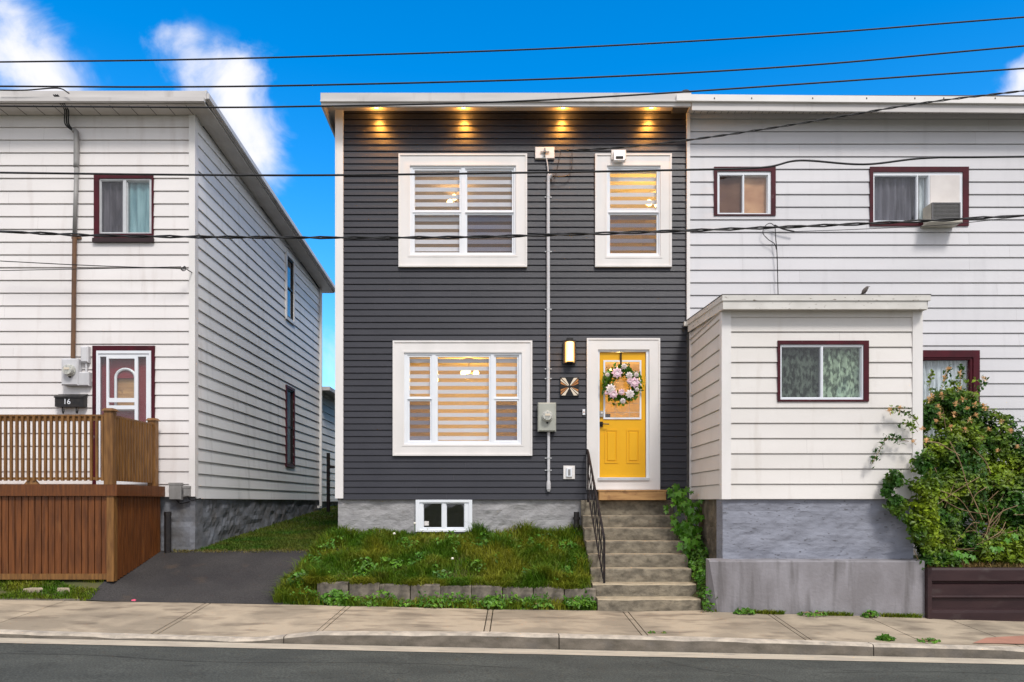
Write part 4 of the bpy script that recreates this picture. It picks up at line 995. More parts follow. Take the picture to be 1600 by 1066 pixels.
# air conditioner
x0, x1 = X(1465,11.72), X(1500,11.72); z0, z1 = Z(344,11.72), Z(317,11.72)
t = thing('air_conditioner', ((x0+x1)/2, 11.9, z0), 'old beige window air conditioner sticking out of the right upper window', 'air conditioner')
xa = x0-.12
MB().box(x0-.10, x1, 11.72, 11.965, z0, z1).build('case', M['accase'], t)
mb = MB().ring((x0-.098,x1-.002,z0+.002,z1-.002),(x0-.08,x1-.02,z0+.02,z1-.02), 11.700, 11.7195)
for k in range(11): z = z0+.03+k*.021; mb.box(x0-.08, x1-.02, 11.706, 11.7185, z, z+.011)
mb.build('grille', M['ac'], t)
MB().box(x0-.14, x1+.03, 11.70, 11.96, z0-.035, z0-.012).build('support_shelf', M['accase'], t)
# ---- porch
YP = 10.12; px0 = X(1130,YP); px1 = X(1437,YP); pz0 = Z(780,YP); pzt = Z(484,YP)
po = thing('porch', ((px0+px1)/2, YP, R(-.75)), 'small enclosed porch with off white clapboard and a burgundy framed window projecting onto the sidewalk', 'porch')
PW = (1214,1356,533,628); PWi = (1218,1348,539,625)
ph = [rect(*inset(PW,3),YP)]
mb = MB(); siding(mb, px0+.1, px1-.1, pz0, pzt, .2077, front(YP), ph, lip=.019, slot=.0135); mb.build('siding', M['whiteP'], po)
pe = 12-.03
mb = MB(); siding(mb, YP+.06, pe, pz0, pzt+.11, .2077, lambda u, out, z: (px0-out, u, z), lip=.019, slot=.0135); mb.build('siding', M['whiteP'], po)
mb = MB(); siding(mb, YP+.06, pe, pz0, pzt+.11, .2077, sideR(px1), lip=.019, slot=.0135); mb.build('siding', M['whiteP'], po)
mb = MB().plate(px0+.02, px1-.02, pz0+.002, pzt+.06, YP+.02, YP+.14, ph); mb.box(px0+.02, px0+.1, YP+.141, pe, pz0+.002, pzt+.05); mb.box(px1-.1, px1-.02, YP+.141, pe, pz0+.002, pzt+.05); mb.box(px0+.11, px1-.11, YP+.15, pe, pz0+.01, pz0+.05)
mb.build('wall', M['inner'], po)
mb = MB()
for a, b, e in ((1128.5,1141.5,px0-.028),(1424.5,1437.5,px1)):
    mb = MB().box(X(a,YP), X(b,YP), YP-.028, YP+.02, pz0-.002, pzt); mb.box(e, e+.028, YP-.0275, YP+.085, pz0-.002, pzt)
    mb.build('corner_trim', M['trim'], po)
MB().box(px0-.026, px0+.0, 11.90, 11.97, pz0, pzt+.1).build('corner_trim', M['trim'], po)
MB().box(X(1141.5,YP), X(1424.5,YP), YP-.022, YP+.02, Z(496,YP), pzt).build('frieze_board', M['whiteP'], po)
ryP = 9.93; fz1 = Z(461,ryP); fzm = Z(470,ryP); fz0_ = Z(483,ryP); ps = .075   # roof rises towards the house
fx0, fx1 = X(1130,ryP)-.0, X(1452,ryP)
rise = lambda y: ps*(y-ryP)
roofP = MB().hexa([(fx0,ryP+.03,fz1-.05),(fx1,ryP+.03,fz1-.05),(fx1,11.96,fz1-.05+rise(11.96)),(fx0,11.96,fz1-.05+rise(11.96)),(fx0-.02,ryP-.02,fz1+.006),(fx1+.02,ryP-.02,fz1+.006),(fx1+.02,11.96,fz1+.006+rise(11.98)),(fx0-.02,11.96,fz1+.006+rise(11.98))]).build('roof', M['roof'], po)
def board(mb, xa, xb, ya, yb_, za, zb_): mb.hexa([(xa,ya,za+rise(ya)),(xb,ya,za+rise(ya)),(xb,yb_,za+rise(yb_)),(xa,yb_,za+rise(yb_)),(xa,ya,zb_+rise(ya)),(xb,ya,zb_+rise(ya)),(xb,yb_,zb_+rise(yb_)),(xa,yb_,zb_+rise(yb_))])
mb = MB().box(fx0-.015, fx1+.015, ryP-.012, ryP+.03, fzm, fz1); mb.box(fx0, fx1-.03, ryP+.004, ryP+.035, fz0_, fzm-.0005)
board(mb, fx0-.015, fx0+.02, ryP+.0355, 11.93, fzm-.0, fz1); board(mb, fx0, fx0+.0195, ryP+.0355, 11.93, fz0_, fzm-.0005); board(mb, fx1-.03, fx1+.0, ryP+.0355, 11.95, fz0_, fz1)
mb.box(fx0-.06, fx0+.0, 11.91, 11.955, fz0_+rise(11.9)+.1, fz1+rise(11.9)-.02)
mb.build('fascia', mat('peeling_fascia_paint', (.72,.70,.66), (.62,.60,.56), 3, (1,1,2), .6, dirt=((.16,.12,.08), 9, (1.2,1.2,3), .62, .70, .8)), roofP)
MB().box(fx0+.0205, fx1-.031, ryP+.036, 11.95, fz0_+.02, fz0_+.035).build('soffit', M['soffit'], roofP)
coP, oP, nP = window(po, PW, PWi, [(1221,1281.5,543,621),(1286,1345,543,621)], YP, casing=M['burg'], frame=M['vinyl'], band=False, proud=.035, sash=.008, gl=[M['screen'], M['glass']])
curtain(coP, nP[0], nP[1], nP[2], nP[3], YP+.09, .02, .14, M['curtG'], seed=4)
# porch foundation
YQ = YP+.03; 
mb = MB(); mb.cur = 0
rough_wall(mb, X(1129,YQ), X(1427,YQ), R(-1.5), pz0-.002, YQ, .3, .025, seed=21)
mb.box(px0+.30, px1-.05, YQ+.31, 11.9, R(-1.5), pz0-.01)
fo = mb.build('foundation', M['foundP'], po)
mb = MB(); rough_wall(mb, YQ+.09, 11.6, R(-1.5), pz0-.003, X(1129,YQ)+.035, .28, .03, seed=31, mp=lambda u, w, z: (w, u, z)); mb.build('side_foundation', M['rubble'], po)
# ledge wall in front
t = thing('ledge_wall', (4.1, 9.9, R(-1.5)), 'low grey rendered concrete ledge along the foot of the porch, streaked with dirt', 'low wall')
mb = MB(); vs = []; fs = []; n = 60; ms = []
YL = 9.95; xa, xb = 2.66, X(1445,YL)
for i in range(n+1):
    x = xa+(xb-xa)*i/n; d = .012*noise.noise(Vector((x*2,1,9))); zt_ = R(-.783)-.002*i/n+.006*noise.noise(Vector((x*3,4,4)))
    sk = .13*max(0,1-i/4.0)
    xb_ = x+ (.13*(1-i/n)**12)
    e = .03*max(0,1-i/3)
    vs += [(xb_, YL+d+e, R(-1.62)), (xb_*.45+x*.55, YL+d*.5+e, R(-1.15)), (x, YL+.004+e, zt_-.02), (x, YL+.02+e, zt_), (x, YL+.22, zt_+.012), (x, YL+.22, R(-1.62))]
    if i:
        o = 6*(i-1)
        for k in range(5): fs.append((o+k, o+6+k, o+7+k, o+1+k))
fs.append((0,1,2,3,4,5)); fs.append(tuple(reversed(range(6*n,6*n+6))))
mb.add(vs, fs); mb.build('ledge_body', M['ledge'], t)
# planter wall of maroon cladding
t = thing('planter_wall', (6.8, 9.98, R(-1.6)), 'dark maroon corrugated metal planter wall under the flowering shrub', 'planter')
xa = X(1449,YL-.02); zt_ = Z(887,YL)
prof = [(zt_,-.02),(zt_-.03,-.03),(zt_-.17,-.03),(zt_-.185,.02),(zt_-.21,.025),(zt_-.225,-.015),(zt_-.37,-.012),(zt_-.385,-.03),(zt_-.395,-.03),(zt_-.41,.01),(zt_-.55,.012),(zt_-.56,-.03),(zt_-.60,-.035),(zt_-.95,-.035)]
vs = []; fs = []
for i, (z, o_) in enumerate(prof):
    vs += [(xa,YL-.03+o_,z),(10.8,YL-.03+o_,z)]
    if i: fs.append((2*i, 2*i+1, 2*i-1, 2*i-2))
MB().add(vs, fs).build('cladding', M['rust_panel'], t)
MB().box(xa+.005, 10.8, YL+.015, YL+.06, R(-1.8), zt_-.002).build('backing_board', M['rust_panel'], t)
MB().box(xa-.025, xa+.03, YL-.075, YL+.02, R(-1.7), zt_).build('end_post', M['rust_panel'], t)
# loose cable on neighbour
yw = 11.9
t = thing('loose_cable', (X(1213,yw), yw, Z(475,yw)), 'thin looped cable dangling on the grey clapboard above the porch roof', 'cable')
pp = lambda a, b, y=yw: (X(a,y), y, Z(b,y))
MB().tube(spline([pp(1211,353),pp(1212,372),pp(1214,395),pp(1215,430),pp(1216,475)]), .007, 6).build('hanging_wire', M['wire'], t)
MB().tube(spline([pp(1212,355),pp(1204,349),pp(1196,353),pp(1192,364),pp(1200,374),pp(1210,381),pp(1213,390)]), .006, 6).build('wire_loop', M['wire'], t)
MB().tube(spline([pp(1210,352),pp(1224,358),pp(1241,362)]), .012, 6).build('anchor_clamp', M['wire'], t)
# bird on the porch roof
bx, by = X(1352,10.0), 10.0; bz = Z(460,10.0)
mb = MB().lathe((bx-.035,by,bz+.015),(.7,.1,.85),[(-.02,.006),(0,.018),(.03,.03),(.06,.03),(.085,.022),(.10,.022),(.115,.014),(.12,.003)],12)
mb.tube([(bx-.02,by,bz+.03),(bx-.06,by,bz-.0)], .012, 6, r1=.008)
mb.tube([(bx+.045,by,bz+.105),(bx+.066,by-.002,bz+.104)], .006, 5, r1=.001)
for s_ in (-1,1): mb.tube([(bx-.005,by+.01*s_,bz+.03),(bx-.002,by+.012*s_,bz-.0)], .003, 4)
tag(mb.build('bird', M['bird'], smooth=True, org=(bx,by,bz)), 'small dark bird perched on the front edge of the porch roof', 'bird')

# ------------------------------------------------------------------ WREATH
wx, wy, wz = X(971,11.93), 11.93, Z(601,11.93)
t = thing('door_wreath', (wx, 11.99, wz-.3), 'round wreath of green leaves with white and pink flowers hanging on the yellow door', 'wreath')
mb = MB(); mb.tube([(wx+.235*math.cos(k/24*6.2832), wy+.03, wz+.235*math.sin(k/24*6.2832)) for k in range(25)], .03, 8, cap=False); mb.build('wreath_ring', M['twig'], t)
def leaves(mb, P, size, N=None, fold=.25, asp=.5):
    vs = []; fs = []
    for i, p in enumerate(P):
        p = Vector(p); d = Vector((random.gauss(0,1), random.gauss(0,1), random.gauss(0,1))).normalized() if N is None else (Vector(N[i])+Vector((random.gauss(0,.5),random.gauss(0,.5),random.gauss(0,.5)))).normalized()
        a = d.cross(Vector((random.gauss(0,1),random.gauss(0,1),random.gauss(0,1)))).normalized(); b = d.cross(a)
        s_ = size*random.uniform(.45,1.45); w = s_*asp
        o = len(vs)
        vs += [p-a*s_*.5, p+b*w*.5+d*w*fold-a*s_*.05, p+a*s_*.5-d*s_*.08, p-b*w*.5+d*w*fold-a*s_*.05, p-a*s_*.05]
        fs += [(o,o+4,o+1),(o+4,o+2,o+1),(o,o+3,o+4),(o+4,o+3,o+2)]
    mb.add(vs, fs)
P = []
for k in range(900):
    a = random.uniform(0,6.2832); r = .235+random.gauss(0,.045); P.append((wx+r*math.cos(a), wy-.01+random.uniform(-.04,.04), wz+r*math.sin(a)))
mb = MB(); leaves(mb, P, .075); mb.build('greenery', M['leaf'], t)
def flower(mb, c, r, n=8, layers=2, droop=.3):
    vs = []; fs = []
    for l in range(layers):
        for k in range(n):
            a = 6.2832*(k+.5*l)/n; rr_ = r*(1-.35*l); ca, sa = math.cos(a), math.sin(a); w = rr_*1.6/n*1.3
            o = len(vs); cx, cy, cz = c
            vs += [(cx, cy-.012*l, cz), (cx+ca*rr_*.6-sa*w, cy-.03-.01*l, cz+sa*rr_*.6+ca*w), (cx+ca*rr_, cy-.015-.014*l+droop*.03, cz+sa*rr_), (cx+ca*rr_*.6+sa*w, cy-.03-.01*l, cz+sa*rr_*.6-ca*w)]
            fs.append((o,o+1,o+2,o+3))
    mb.add(vs, fs)
for (a, b, r, m_) in ((954,608,.075,'w'),(984,616,.07,'w'),(975,573,.045,'w'),(995,609,.035,'w'),(973,627,.045,'w'),(983,587,.055,'w'),(949,586,.035,'w'),(994,586,.04,'w'),
                     (964,583,.082,'p'),(991,598,.082,'p'),(958,616,.07,'p'),(971,613,.05,'p'),(984,596,.05,'p'),(947,615,.03,'p')):
    r *= 1.18; mb = MB(); flower(mb, (X(a,11.86), 11.86, Z(b,11.86)), r, 8 if m_ == 'p' else 9, 2 if m_ == 'p' else 4, .3)
    fl = mb.build('flower', M['pinkp'] if m_ == 'p' else M['whitep'], t)
    MB().lathe((X(a,11.86), 11.845, Z(b,11.86)),(0,-1,0),[(0,r*.25),(.015,r*.15)],8).build('flower_centre', M['whitep'] if m_ == 'p' else M['quiltw'], fl)
MB().box(wx-.014, wx+.014, 11.985, 11.995, wz+.2, Z(551,12)).build('hanger_strap', M['handle'], t)

# ------------------------------------------------------------------ WIRES
def wire(pts, Y, r, label, name='power_line', tw=0, cat='power line', ext=True):
    P = [(X(a,Y), Y, Z(b,Y)) for a, b in pts]
    if ext:
        d0 = (Vector(P[0])-Vector(P[1])).normalized(); d1 = (Vector(P[-1])-Vector(P[-2])).normalized()
        P = [tuple(Vector(P[0])+d0*6)]+P+[tuple(Vector(P[-1])+d1*6)]
    S_ = spline(P, 12); mb = MB()
    if tw:
        for ph in (0, math.pi):
            Q = []; L_ = 0
            for i, p in enumerate(S_):
                if i: L_ += (S_[i]-S_[i-1]).length
                a = L_*tw+ph; Q.append(p+Vector((0, math.cos(a)*r*.9, math.sin(a)*r*.9)))
            mb.tube(Q, r*.75, 6)
    else: mb.tube(S_, r, 6)
    c = P[0]
    return tag(mb.build(name, M['wire'], smooth=True, org=c), label, cat, 'overhead wires crossing the street front')
wire([(0,97),(250,94),(500,88),(860,76),(1250,54),(1600,27)], 8.3, .0085, 'highest overhead wire, crossing the open sky above all three roofs')
wire([(0,135),(250,136),(500,133),(900,122),(1250,103),(1600,72)], 8.3, .009, 'second highest overhead wire, just above the charcoal house roof')
wire([(0,166),(330,168),(500,166),(700,162),(900,154),(1200,135),(1600,107)], 8.3, .009, 'overhead wire crossing the eave of the charcoal house and its soffit lights')
wire([(0,270),(250,273),(500,274),(820,270),(1050,266),(1190,262),(1250,251),(1350,257),(1450,247),(1600,245)], 8.3, .011, 'overhead wire crossing the upper panes of the upstairs windows')
wire([(0,362),(150,368),(400,371),(700,371),(900,366),(1000,363),(1250,354),(1450,345),(1600,337)], 8.3, .0125, 'thick twisted overhead cable crossing the lower panes of the upstairs windows', tw=9)
wire([(866,236),(950,232),(1060,221),(1200,201),(1320,181),(1450,160),(1600,142)], 11.2, .011, 'twisted service cable rising right from the white cable box', 'service_cable', tw=12, cat='cable', ext=False)
wire([(1241,362),(1350,358),(1480,351),(1600,338)], 11.5, .005, 'very thin cable running right from the looped cable anchor', 'service_cable', cat='cable', ext=False)
wire([(0,408),(140,415),(285,420)], 11.7, .007, 'upper of the two thin cables tied to the left house near its corner', 'service_cable', cat='cable', ext=False)
wire([(0,423),(150,420),(283,417)], 11.7, .006, 'lower of the two thin cables tied to the left house near its corner', 'service_cable', cat='cable', ext=False)
wire([(0,141),(40,141),(90,138),(108,146)], 11.5, .010, 'service cable reaching the roof edge above the left house mast', 'service_cable', cat='cable', ext=False)
x, z = X(287,11.8), Z(421,11.8)
t = thing('cable_hook', (x, 11.97, z), 'coiled cable end hooked on the front corner of the left house', 'cable hook')
MB().tube([(x+.03*math.cos(k*.7)*(1+.1*k%.5)+k*.0015,11.8-.004*k,z-.01+.025*math.sin(k*.7+.3*(k//9))) for k in range(30)], .005, 5).build('coil', M['wire'], t)
MB().tube([(x+.05,11.8,z),(x+.06,11.97,z)], .008, 6).build('hook', M['iron'], t)

# ------------------------------------------------------------------ VEGETATION
def blades(name, pts, h, w, m, lean=.45, label=None, cat='grass', kind='stuff'):
    n = len(pts); pts = np.asarray(pts); 
    H = h*rng.uniform(.45,1.3,n) if np.isscalar(h) else np.asarray(h)*rng.uniform(.5,1.25,n)
    az = rng.uniform(0,2*np.pi,n); ld = rng.uniform(0,2*np.pi,n); le = lean*rng.uniform(.2,1.3,n)*H
    wx_ = np.cos(az)*w*.5; wy_ = np.sin(az)*w*.5; lx = np.cos(ld)*le; ly = np.sin(ld)*le
    V = np.zeros((n,5,3))
    V[:,0] = pts+np.stack([-wx_,-wy_,np.zeros(n)-.01],1); V[:,1] = pts+np.stack([wx_,wy_,np.zeros(n)-.01],1)
    mid = pts+np.stack([lx*.35,ly*.35,H*.6],1)
    V[:,2] = mid+np.stack([wx_*.8,wy_*.8,np.zeros(n)],1); V[:,3] = mid-np.stack([wx_*.8,wy_*.8,np.zeros(n)],1)
    V[:,4] = pts+np.stack([lx,ly,H*.95-le*.3],1)
    me = bpy.data.meshes.new(name); me.vertices.add(n*5); me.vertices.foreach_set('co', V.reshape(-1))
    b = np.arange(n)*5
    loops = np.stack([b,b+1,b+2,b+3, b+3,b+2,b+4],1).reshape(-1)
    me.loops.add(len(loops)); me.loops.foreach_set('vertex_index', loops.astype(np.int32))
    starts = np.stack([np.arange(n)*7, np.arange(n)*7+4],1).reshape(-1)
    me.polygons.add(n*2); me.polygons.foreach_set('loop_start', starts.astype(np.int32))
    me.update(calc_edges=True); me.validate(); me.materials.append(m)
    o = bpy.data.objects.new(name, me); COL.objects.link(o)
    return tag(o, label, cat, kind=kind)
def scatter(n, x0, x1, y0, y1, f=None, cl=0):
    out = []
    while len(out) < n:
        x = random.uniform(x0,x1); y = random.uniform(y0,y1)
        if f and not f(x, y): continue
        if cl and noise.noise(Vector((x*cl,y*cl,2)))+random.uniform(-.5,.5) < -.15: continue
        out.append((x, y, terrain(x, y)))
    return out
def flawn(x, y):
    if x < -2.9: return y < 12.0 - (0 if x > -3.0 else 0) and x > -3.2+.15*noise.noise(Vector((y*4,0,0)))
    return y < 12.02
pts = scatter(30000, -3.2, 1.12, 10.52, 12.0, flawn, 2.0)
pts += scatter(4500, -2.9, 1.12, 10.47, 10.62)
hh = [.09+.24*max(0,noise.noise(Vector((p[0]*2.6,p[1]*2.6,7)))+.22)+(.05 if p[0] > -.3 else 0)-(.07 if p[1] > 11.8 and -1.7 < p[0] < -.6 else 0)+(.06 if p[0] < -2.7 else 0) for p in pts]
blades('lawn_grass', pts, hh, .012, M['grass'], .8, 'overgrown sloping grass between the charcoal house and the edging blocks')
pts = scatter(2600, -3.30, -2.75, 10.22, 10.9, None, 0)
blades('tall_grass', pts, [.20]*len(pts), .013, M['grass'], 1.0, 'taller grass tuft spilling over the driveway at the left end of the edging')
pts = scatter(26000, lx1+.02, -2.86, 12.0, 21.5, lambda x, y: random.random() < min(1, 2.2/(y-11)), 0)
blades('shade_tinted_grass', pts, .055, .014, M['grass2'], .7, 'short grass rising between the two houses')
pts = scatter(1800, -5.5, -2.95, 11.90, 12.06, None, 3)
blades('edge_grass', pts, .05, .012, mat('dry_grass', (.25,.20,.06), (.12,.13,.03), 8, rough=.7, island=.3, trans=.2), .9, 'yellowed grass along the back edge of the driveway')
pts = scatter(7500, -10, -5.8, 10.2, 10.62, lambda x, y: noise.noise(Vector((x*1.8,y*5,1))) > -.2, 0)
blades('verge_grass', pts, .06, .012, M['grass'], .9, 'patchy grass strip between the deck skirt and the sidewalk')
pts = scatter(3000, -3.05, 1.15, 10.19, 10.38, None, 3)
blades('kerb_grass', pts, .13, .012, M['grass'], .8, 'grass growing between the edging blocks and the sidewalk')
pts = [(x, yback(x)+random.uniform(-.03,.0)-.01, zb(x)-.005) for x in [random.uniform(2.75,5.6) for _ in range(1800)] if noise.noise(Vector((x*2.2,3,3))) > -.05]
blades('ledge_weeds', pts, .07, .012, M['grass'], .9, 'thin line of weeds growing where the rendered ledge meets the sidewalk', 'weeds')
pts = scatter(2500, 5.6, 9.5, 9.98, 10.5)
blades('planter_grass', pts, .10, .012, mat('straw_grass', (.26,.16,.05), (.12,.10,.03), 6, rough=.7, island=.3, trans=.2), .9, 'brown dry grass along the top of the maroon planter')
# pebbles / broken stones in the verge on the left
for k, (a, b, w_, lb) in enumerate(((52,915,.34,'flat pale broken stone in the grass before the deck, nearest the left edge'),(100,914,.22,'small pale broken stone in the grass before the deck, right of the larger one'))):
    Y_ = 10.36; x = X(a,Y_); mb = MB(); vs = []
    z = terrain(x,Y_)+.03; nn = 9
    for j in range(nn):
        an = 6.2832*j/nn; r = w_*.5*random.uniform(.7,1.1); vs.append((x+r*math.cos(an), Y_+.22*r*math.sin(an), z-.05))
    for j in range(nn): p = vs[j]; vs.append((x+(p[0]-x)*.85, Y_+(p[1]-Y_)*.85, z+.02+random.uniform(-.01,.01)))
    mb.add(vs, [tuple(range(nn,2*nn))]+[(j,(j+1)%nn,nn+(j+1)%nn,nn+j) for j in range(nn)])
    tag(mb.build('broken_stone', M['walk'], org=(x,Y_,z-.05)), lb, 'stone')
tag(MB().box(-10,-5.95,10.2,10.26,R(-1.5),R(-1.33)).build('verge_edging', M['kerb']), 'thin concrete edging strip between the left grass verge and the sidewalk', 'edging')

# weeds clumps
def weed(px_, Y_, z, r, h, n, label, leafm='leaf', size=.07, name='weed_clump', cat='weed'):
    x = X(px_, Y_); P = []; N = []
    for _ in range(n):
        a = random.uniform(0,6.2832); q = math.sqrt(random.random())*r; hh_ = h*(1-(q/r)**2*.7)*random.uniform(.15,1)
        P.append((x+q*math.cos(a), Y_+q*math.sin(a)*.6, z+hh_)); N.append((math.cos(a)*.5, math.sin(a)*.5-.4, .9))
    t = thing(name, (x, Y_, z), label, cat)
    mb = MB(); leaves(mb, P, size, N, .2, .55); mb.build('leaf_mass', M[leafm], t)
    mb = MB()
    for k in range(6):
        a = k*1.05; mb.tube([(x,Y_,z-.02),(x+r*.3*math.cos(a),Y_+r*.2*math.sin(a),z+h*.45),(x+r*.7*math.cos(a),Y_+r*.4*math.sin(a),z+h*.6)], .005, 4)
    mb.build('stem', M['twig'], t)
wz_ = lambda px_, Y_=10.3: terrain(X(px_,Y_), Y_)
weed(524, 10.30, wz_(524), .22, .22, 260, 'leafy weed clump at the left end of the edging blocks', size=.08)
weed(770, 10.27, wz_(770), .20, .15, 240, 'broad leaved weed clump in front of the middle edging blocks', size=.07)
weed(905, 10.28, wz_(905), .24, .17, 260, 'leafy weed clump beside the lowest concrete step', size=.065)
weed(580, 10.28, wz_(580), .20, .10, 160, 'low weeds in front of the second and third edging blocks', size=.06)
weed(680, 10.27, wz_(680), .26, .11, 180, 'low spreading weeds in front of the fourth and fifth edging blocks', size=.06)
weed(845, 10.28, wz_(845), .22, .09, 150, 'low weeds in front of the seventh and eighth edging blocks', size=.06)
weed(635, 10.27, wz_(635), .16, .09, 110, 'small weed tuft before the third edging block', size=.055)
weed(1383, 8.78, zf(X(1383,8.78)), .11, .08, 70, 'green dandelion clump growing in the joint between sidewalk and kerb', size=.07, name='kerb_weed')
weed(1450, 8.78, zf(X(1450,8.78)), .14, .05, 70, 'flatter yellowish weed patch by the kerb right of the dandelion clump', size=.05, name='kerb_weed')
weed(1018, 8.80, zf(X(1018,8.8)), .045, .03, 30, 'tiny green weed at the kerb below the concrete steps', size=.035, name='kerb_weed')
weed(1037, 8.80, zf(X(1037,8.8)), .04, .025, 26, 'tiny weed sprig right beside another at the kerb below the steps', size=.03, name='kerb_weed')
weed(1162, 9.88, zb(3.0), .14, .08, 80, 'bright green weed at the left foot of the rendered ledge', size=.06)
weed(1360, 9.88, zb(4.8), .12, .09, 80, 'weed tuft at the right foot of the rendered ledge', size=.06)
weed(1270, 9.89, zb(3.9), .2, .06, 90, 'low weeds at the middle foot of the rendered ledge', size=.05)
weed(470, 10.6, wz_(470,10.6), .20, .22, 200, 'drooping green plant where the lawn meets the driveway', size=.12)
P = []; N = []
for _ in range(60):
    cx, cy = random.uniform(-3.0,1.0), random.uniform(10.5,11.8); k_ = random.randint(10,45); rr_ = random.uniform(.05,.16)
    for _ in range(k_):
        a = random.uniform(0,6.2832); q = rr_*math.sqrt(random.random()); P.append((cx+q*math.cos(a), cy+q*math.sin(a), terrain(cx,cy)+random.uniform(.05,.19)-q*.3)); N.append((math.cos(a)*.6,math.sin(a)*.6-.4,.8))
mb = MB(); leaves(mb, P, .062, N, .2, .5); tag(mb.build('lawn_weeds', M['leaf'], org=(-1,11,R(-1))), 'broad leaved weeds mixed through the long grass of the front slope', 'weeds', kind='stuff')
P = []; N = []
for _ in range(1500):
    x = random.uniform(-3.1,1.12)
    if noise.noise(Vector((x*2.4,5,5))) < -.25: continue
    y = random.uniform(10.2,10.37); P.append((x, y, terrain(x,y)+random.random()**1.5*.17*(1+noise.noise(Vector((x*3,1,1)))))); N.append((random.gauss(0,.4),-.6,.8))
mb = MB(); leaves(mb, P, .055, N, .2, .55); tag(mb.build('edging_weeds', M['leaf'], org=(-1,10.3,R(-1.45))), 'band of small leafy weeds growing along the foot of the edging blocks', 'weeds', kind='stuff')
pts = []
while len(pts) < 3200:
    x = random.uniform(-2.9,1.1)
    if noise.noise(Vector((x*3.1,8,8)))+random.uniform(-.25,.25) < .02: continue
    pts.append((x, random.uniform(10.405,10.56), R(-1.128-.026*(x+2.8)/1.0*.85)-.004))
blades('overhanging_grass', pts, .13, .012, M['grass'], 1.6, 'grass tufts flopping over the top of the edging blocks')
# dandelion heads
for k, (a, b, Y_, lb) in enumerate(((616,834,11.6,'white dandelion head nearest the basement window'),(573,873,11.0,'white dandelion head in the lower left part of the lawn'),(707,873,11.0,'small white dandelion head in the middle of the lawn'),(648,818,11.85,'tall white dandelion head against the left side of the basement window'))):
    x = X(a,Y_); z = Z(b,Y_); g_ = terrain(x,Y_)
    t = thing('dandelion', (x, Y_, g_), lb, 'flower', 'dandelions in the lawn')
    MB().tube([(x,Y_,g_-.02),(x,Y_,z)], .003, 4).build('stem', M['leaf'], t); MB().lathe((x,Y_,z-.015),(0,0,1),[(0,.008),(.01,.02),(.025,.02),(.035,.006)],8).build('flower_head', M['dand'], t)
# litter
x, y = X(209,10.23), 10.23
tag(MB().hexa([(x-.03,y-.015,zb(x)+.0),(x+.03,y-.02,zb(x)),(x+.035,y+.02,zb(x)),(x-.02,y+.02,zb(x)),(x-.025,y-.01,zb(x)+.025),(x+.02,y-.012,zb(x)+.035),(x+.028,y+.012,zb(x)+.022),(x-.012,y+.015,zb(x)+.012)]).build('litter', M['litter'], org=(x,y,zb(x))), 'bright pink crumpled wrapper at the foot of the driveway', 'litter')

# maple-like sapling beside the steps
def palm(mb, p, s_, d):
    d = Vector(d).normalized(); a = d.cross(Vector((random.gauss(0,.3),random.gauss(0,.3),1))).normalized(); b = d.cross(a)
    vs = [Vector(p)]; K = [(-90,.25),(-50,.75),(-25,.45),(0,.85) ,(22,.5),(55,1.0),(90,.62),(90+35,1.0)]
    ang = [200,235,250,285,310,0+0]
    prof = [(-150,.35),(-120,.62),(-95,.42),(-60,.85),(-38,.50),(0,1.0),(38,.50),(60,.85),(95,.42),(120,.62),(150,.35)]
    for an, r in prof:
        t_ = math.radians(an); q = (a*math.sin(t_)+b*math.cos(t_))*r*s_; vs.append(Vector(p)+q-d*(r*r)*s_*.25)
    n = len(prof); mb.add(vs, [(0,i,i+1) for i in range(1,n)])
def maple(x, Y_, z0, label, spots, nleaf, size):
    t = thing('sapling', (x, Y_, z0), label, 'young tree')
    mb = MB(); br = MB()
    for (a, b, r, y_) in spots:
        c = (X(a,y_), y_, Z(b,y_)); br.tube(spline([(x,Y_,z0-.05),((x+c[0])/2+.03,(Y_+c[1])/2,(z0+c[2])/2+.05),c]), .012, 5, r1=.004)
        for _ in range(nleaf):
            p = Vector(c)+Vector((random.gauss(0,1),random.gauss(0,.8),random.gauss(0,1)))*r*.5
            palm(mb, p, size*random.uniform(.6,1.15), (random.gauss(0,.5),-.8,random.gauss(.7,.35)))
    mb.build('foliage', M['leafm'], t); br.build('stem', M['twig'], t)
maple(2.78, 11.2, terrain(2.7,11.2), 'bright green broad leaved sapling between the steps and the porch', [(1062,772,.2,11.55),(1068,790,.2,11.4),(1072,812,.22,11.3),(1078,835,.2,11.2),(1085,800,.16,11.3),(1058,775,.12,11.4),(1078,858,.18,11.0),(1066,826,.14,11.3)], 20, .10)
# ivy / weeds strip
P = []; N = []
for _ in range(2200):
    y = random.uniform(9.98,11.9); x = random.uniform(2.60,2.90+.05*(11.9-y)); z = terrain(min(x,2.83),y)+random.uniform(0,.30)*(1-abs(x-2.75)*1.5)
    if y < 10.2: z = zb(x)+random.random()**2*.35
    P.append((x, y, z)); N.append((-.2,-.6,.7))
mb = MB(); leaves(mb, P, .055, N, .2, .7)
tag(mb.build('ivy_patch', M['leaf'], org=(2.75,10.2,zb(2.75))), 'green ivy and weeds filling the narrow slope between the steps and the porch', 'ivy', kind='stuff')

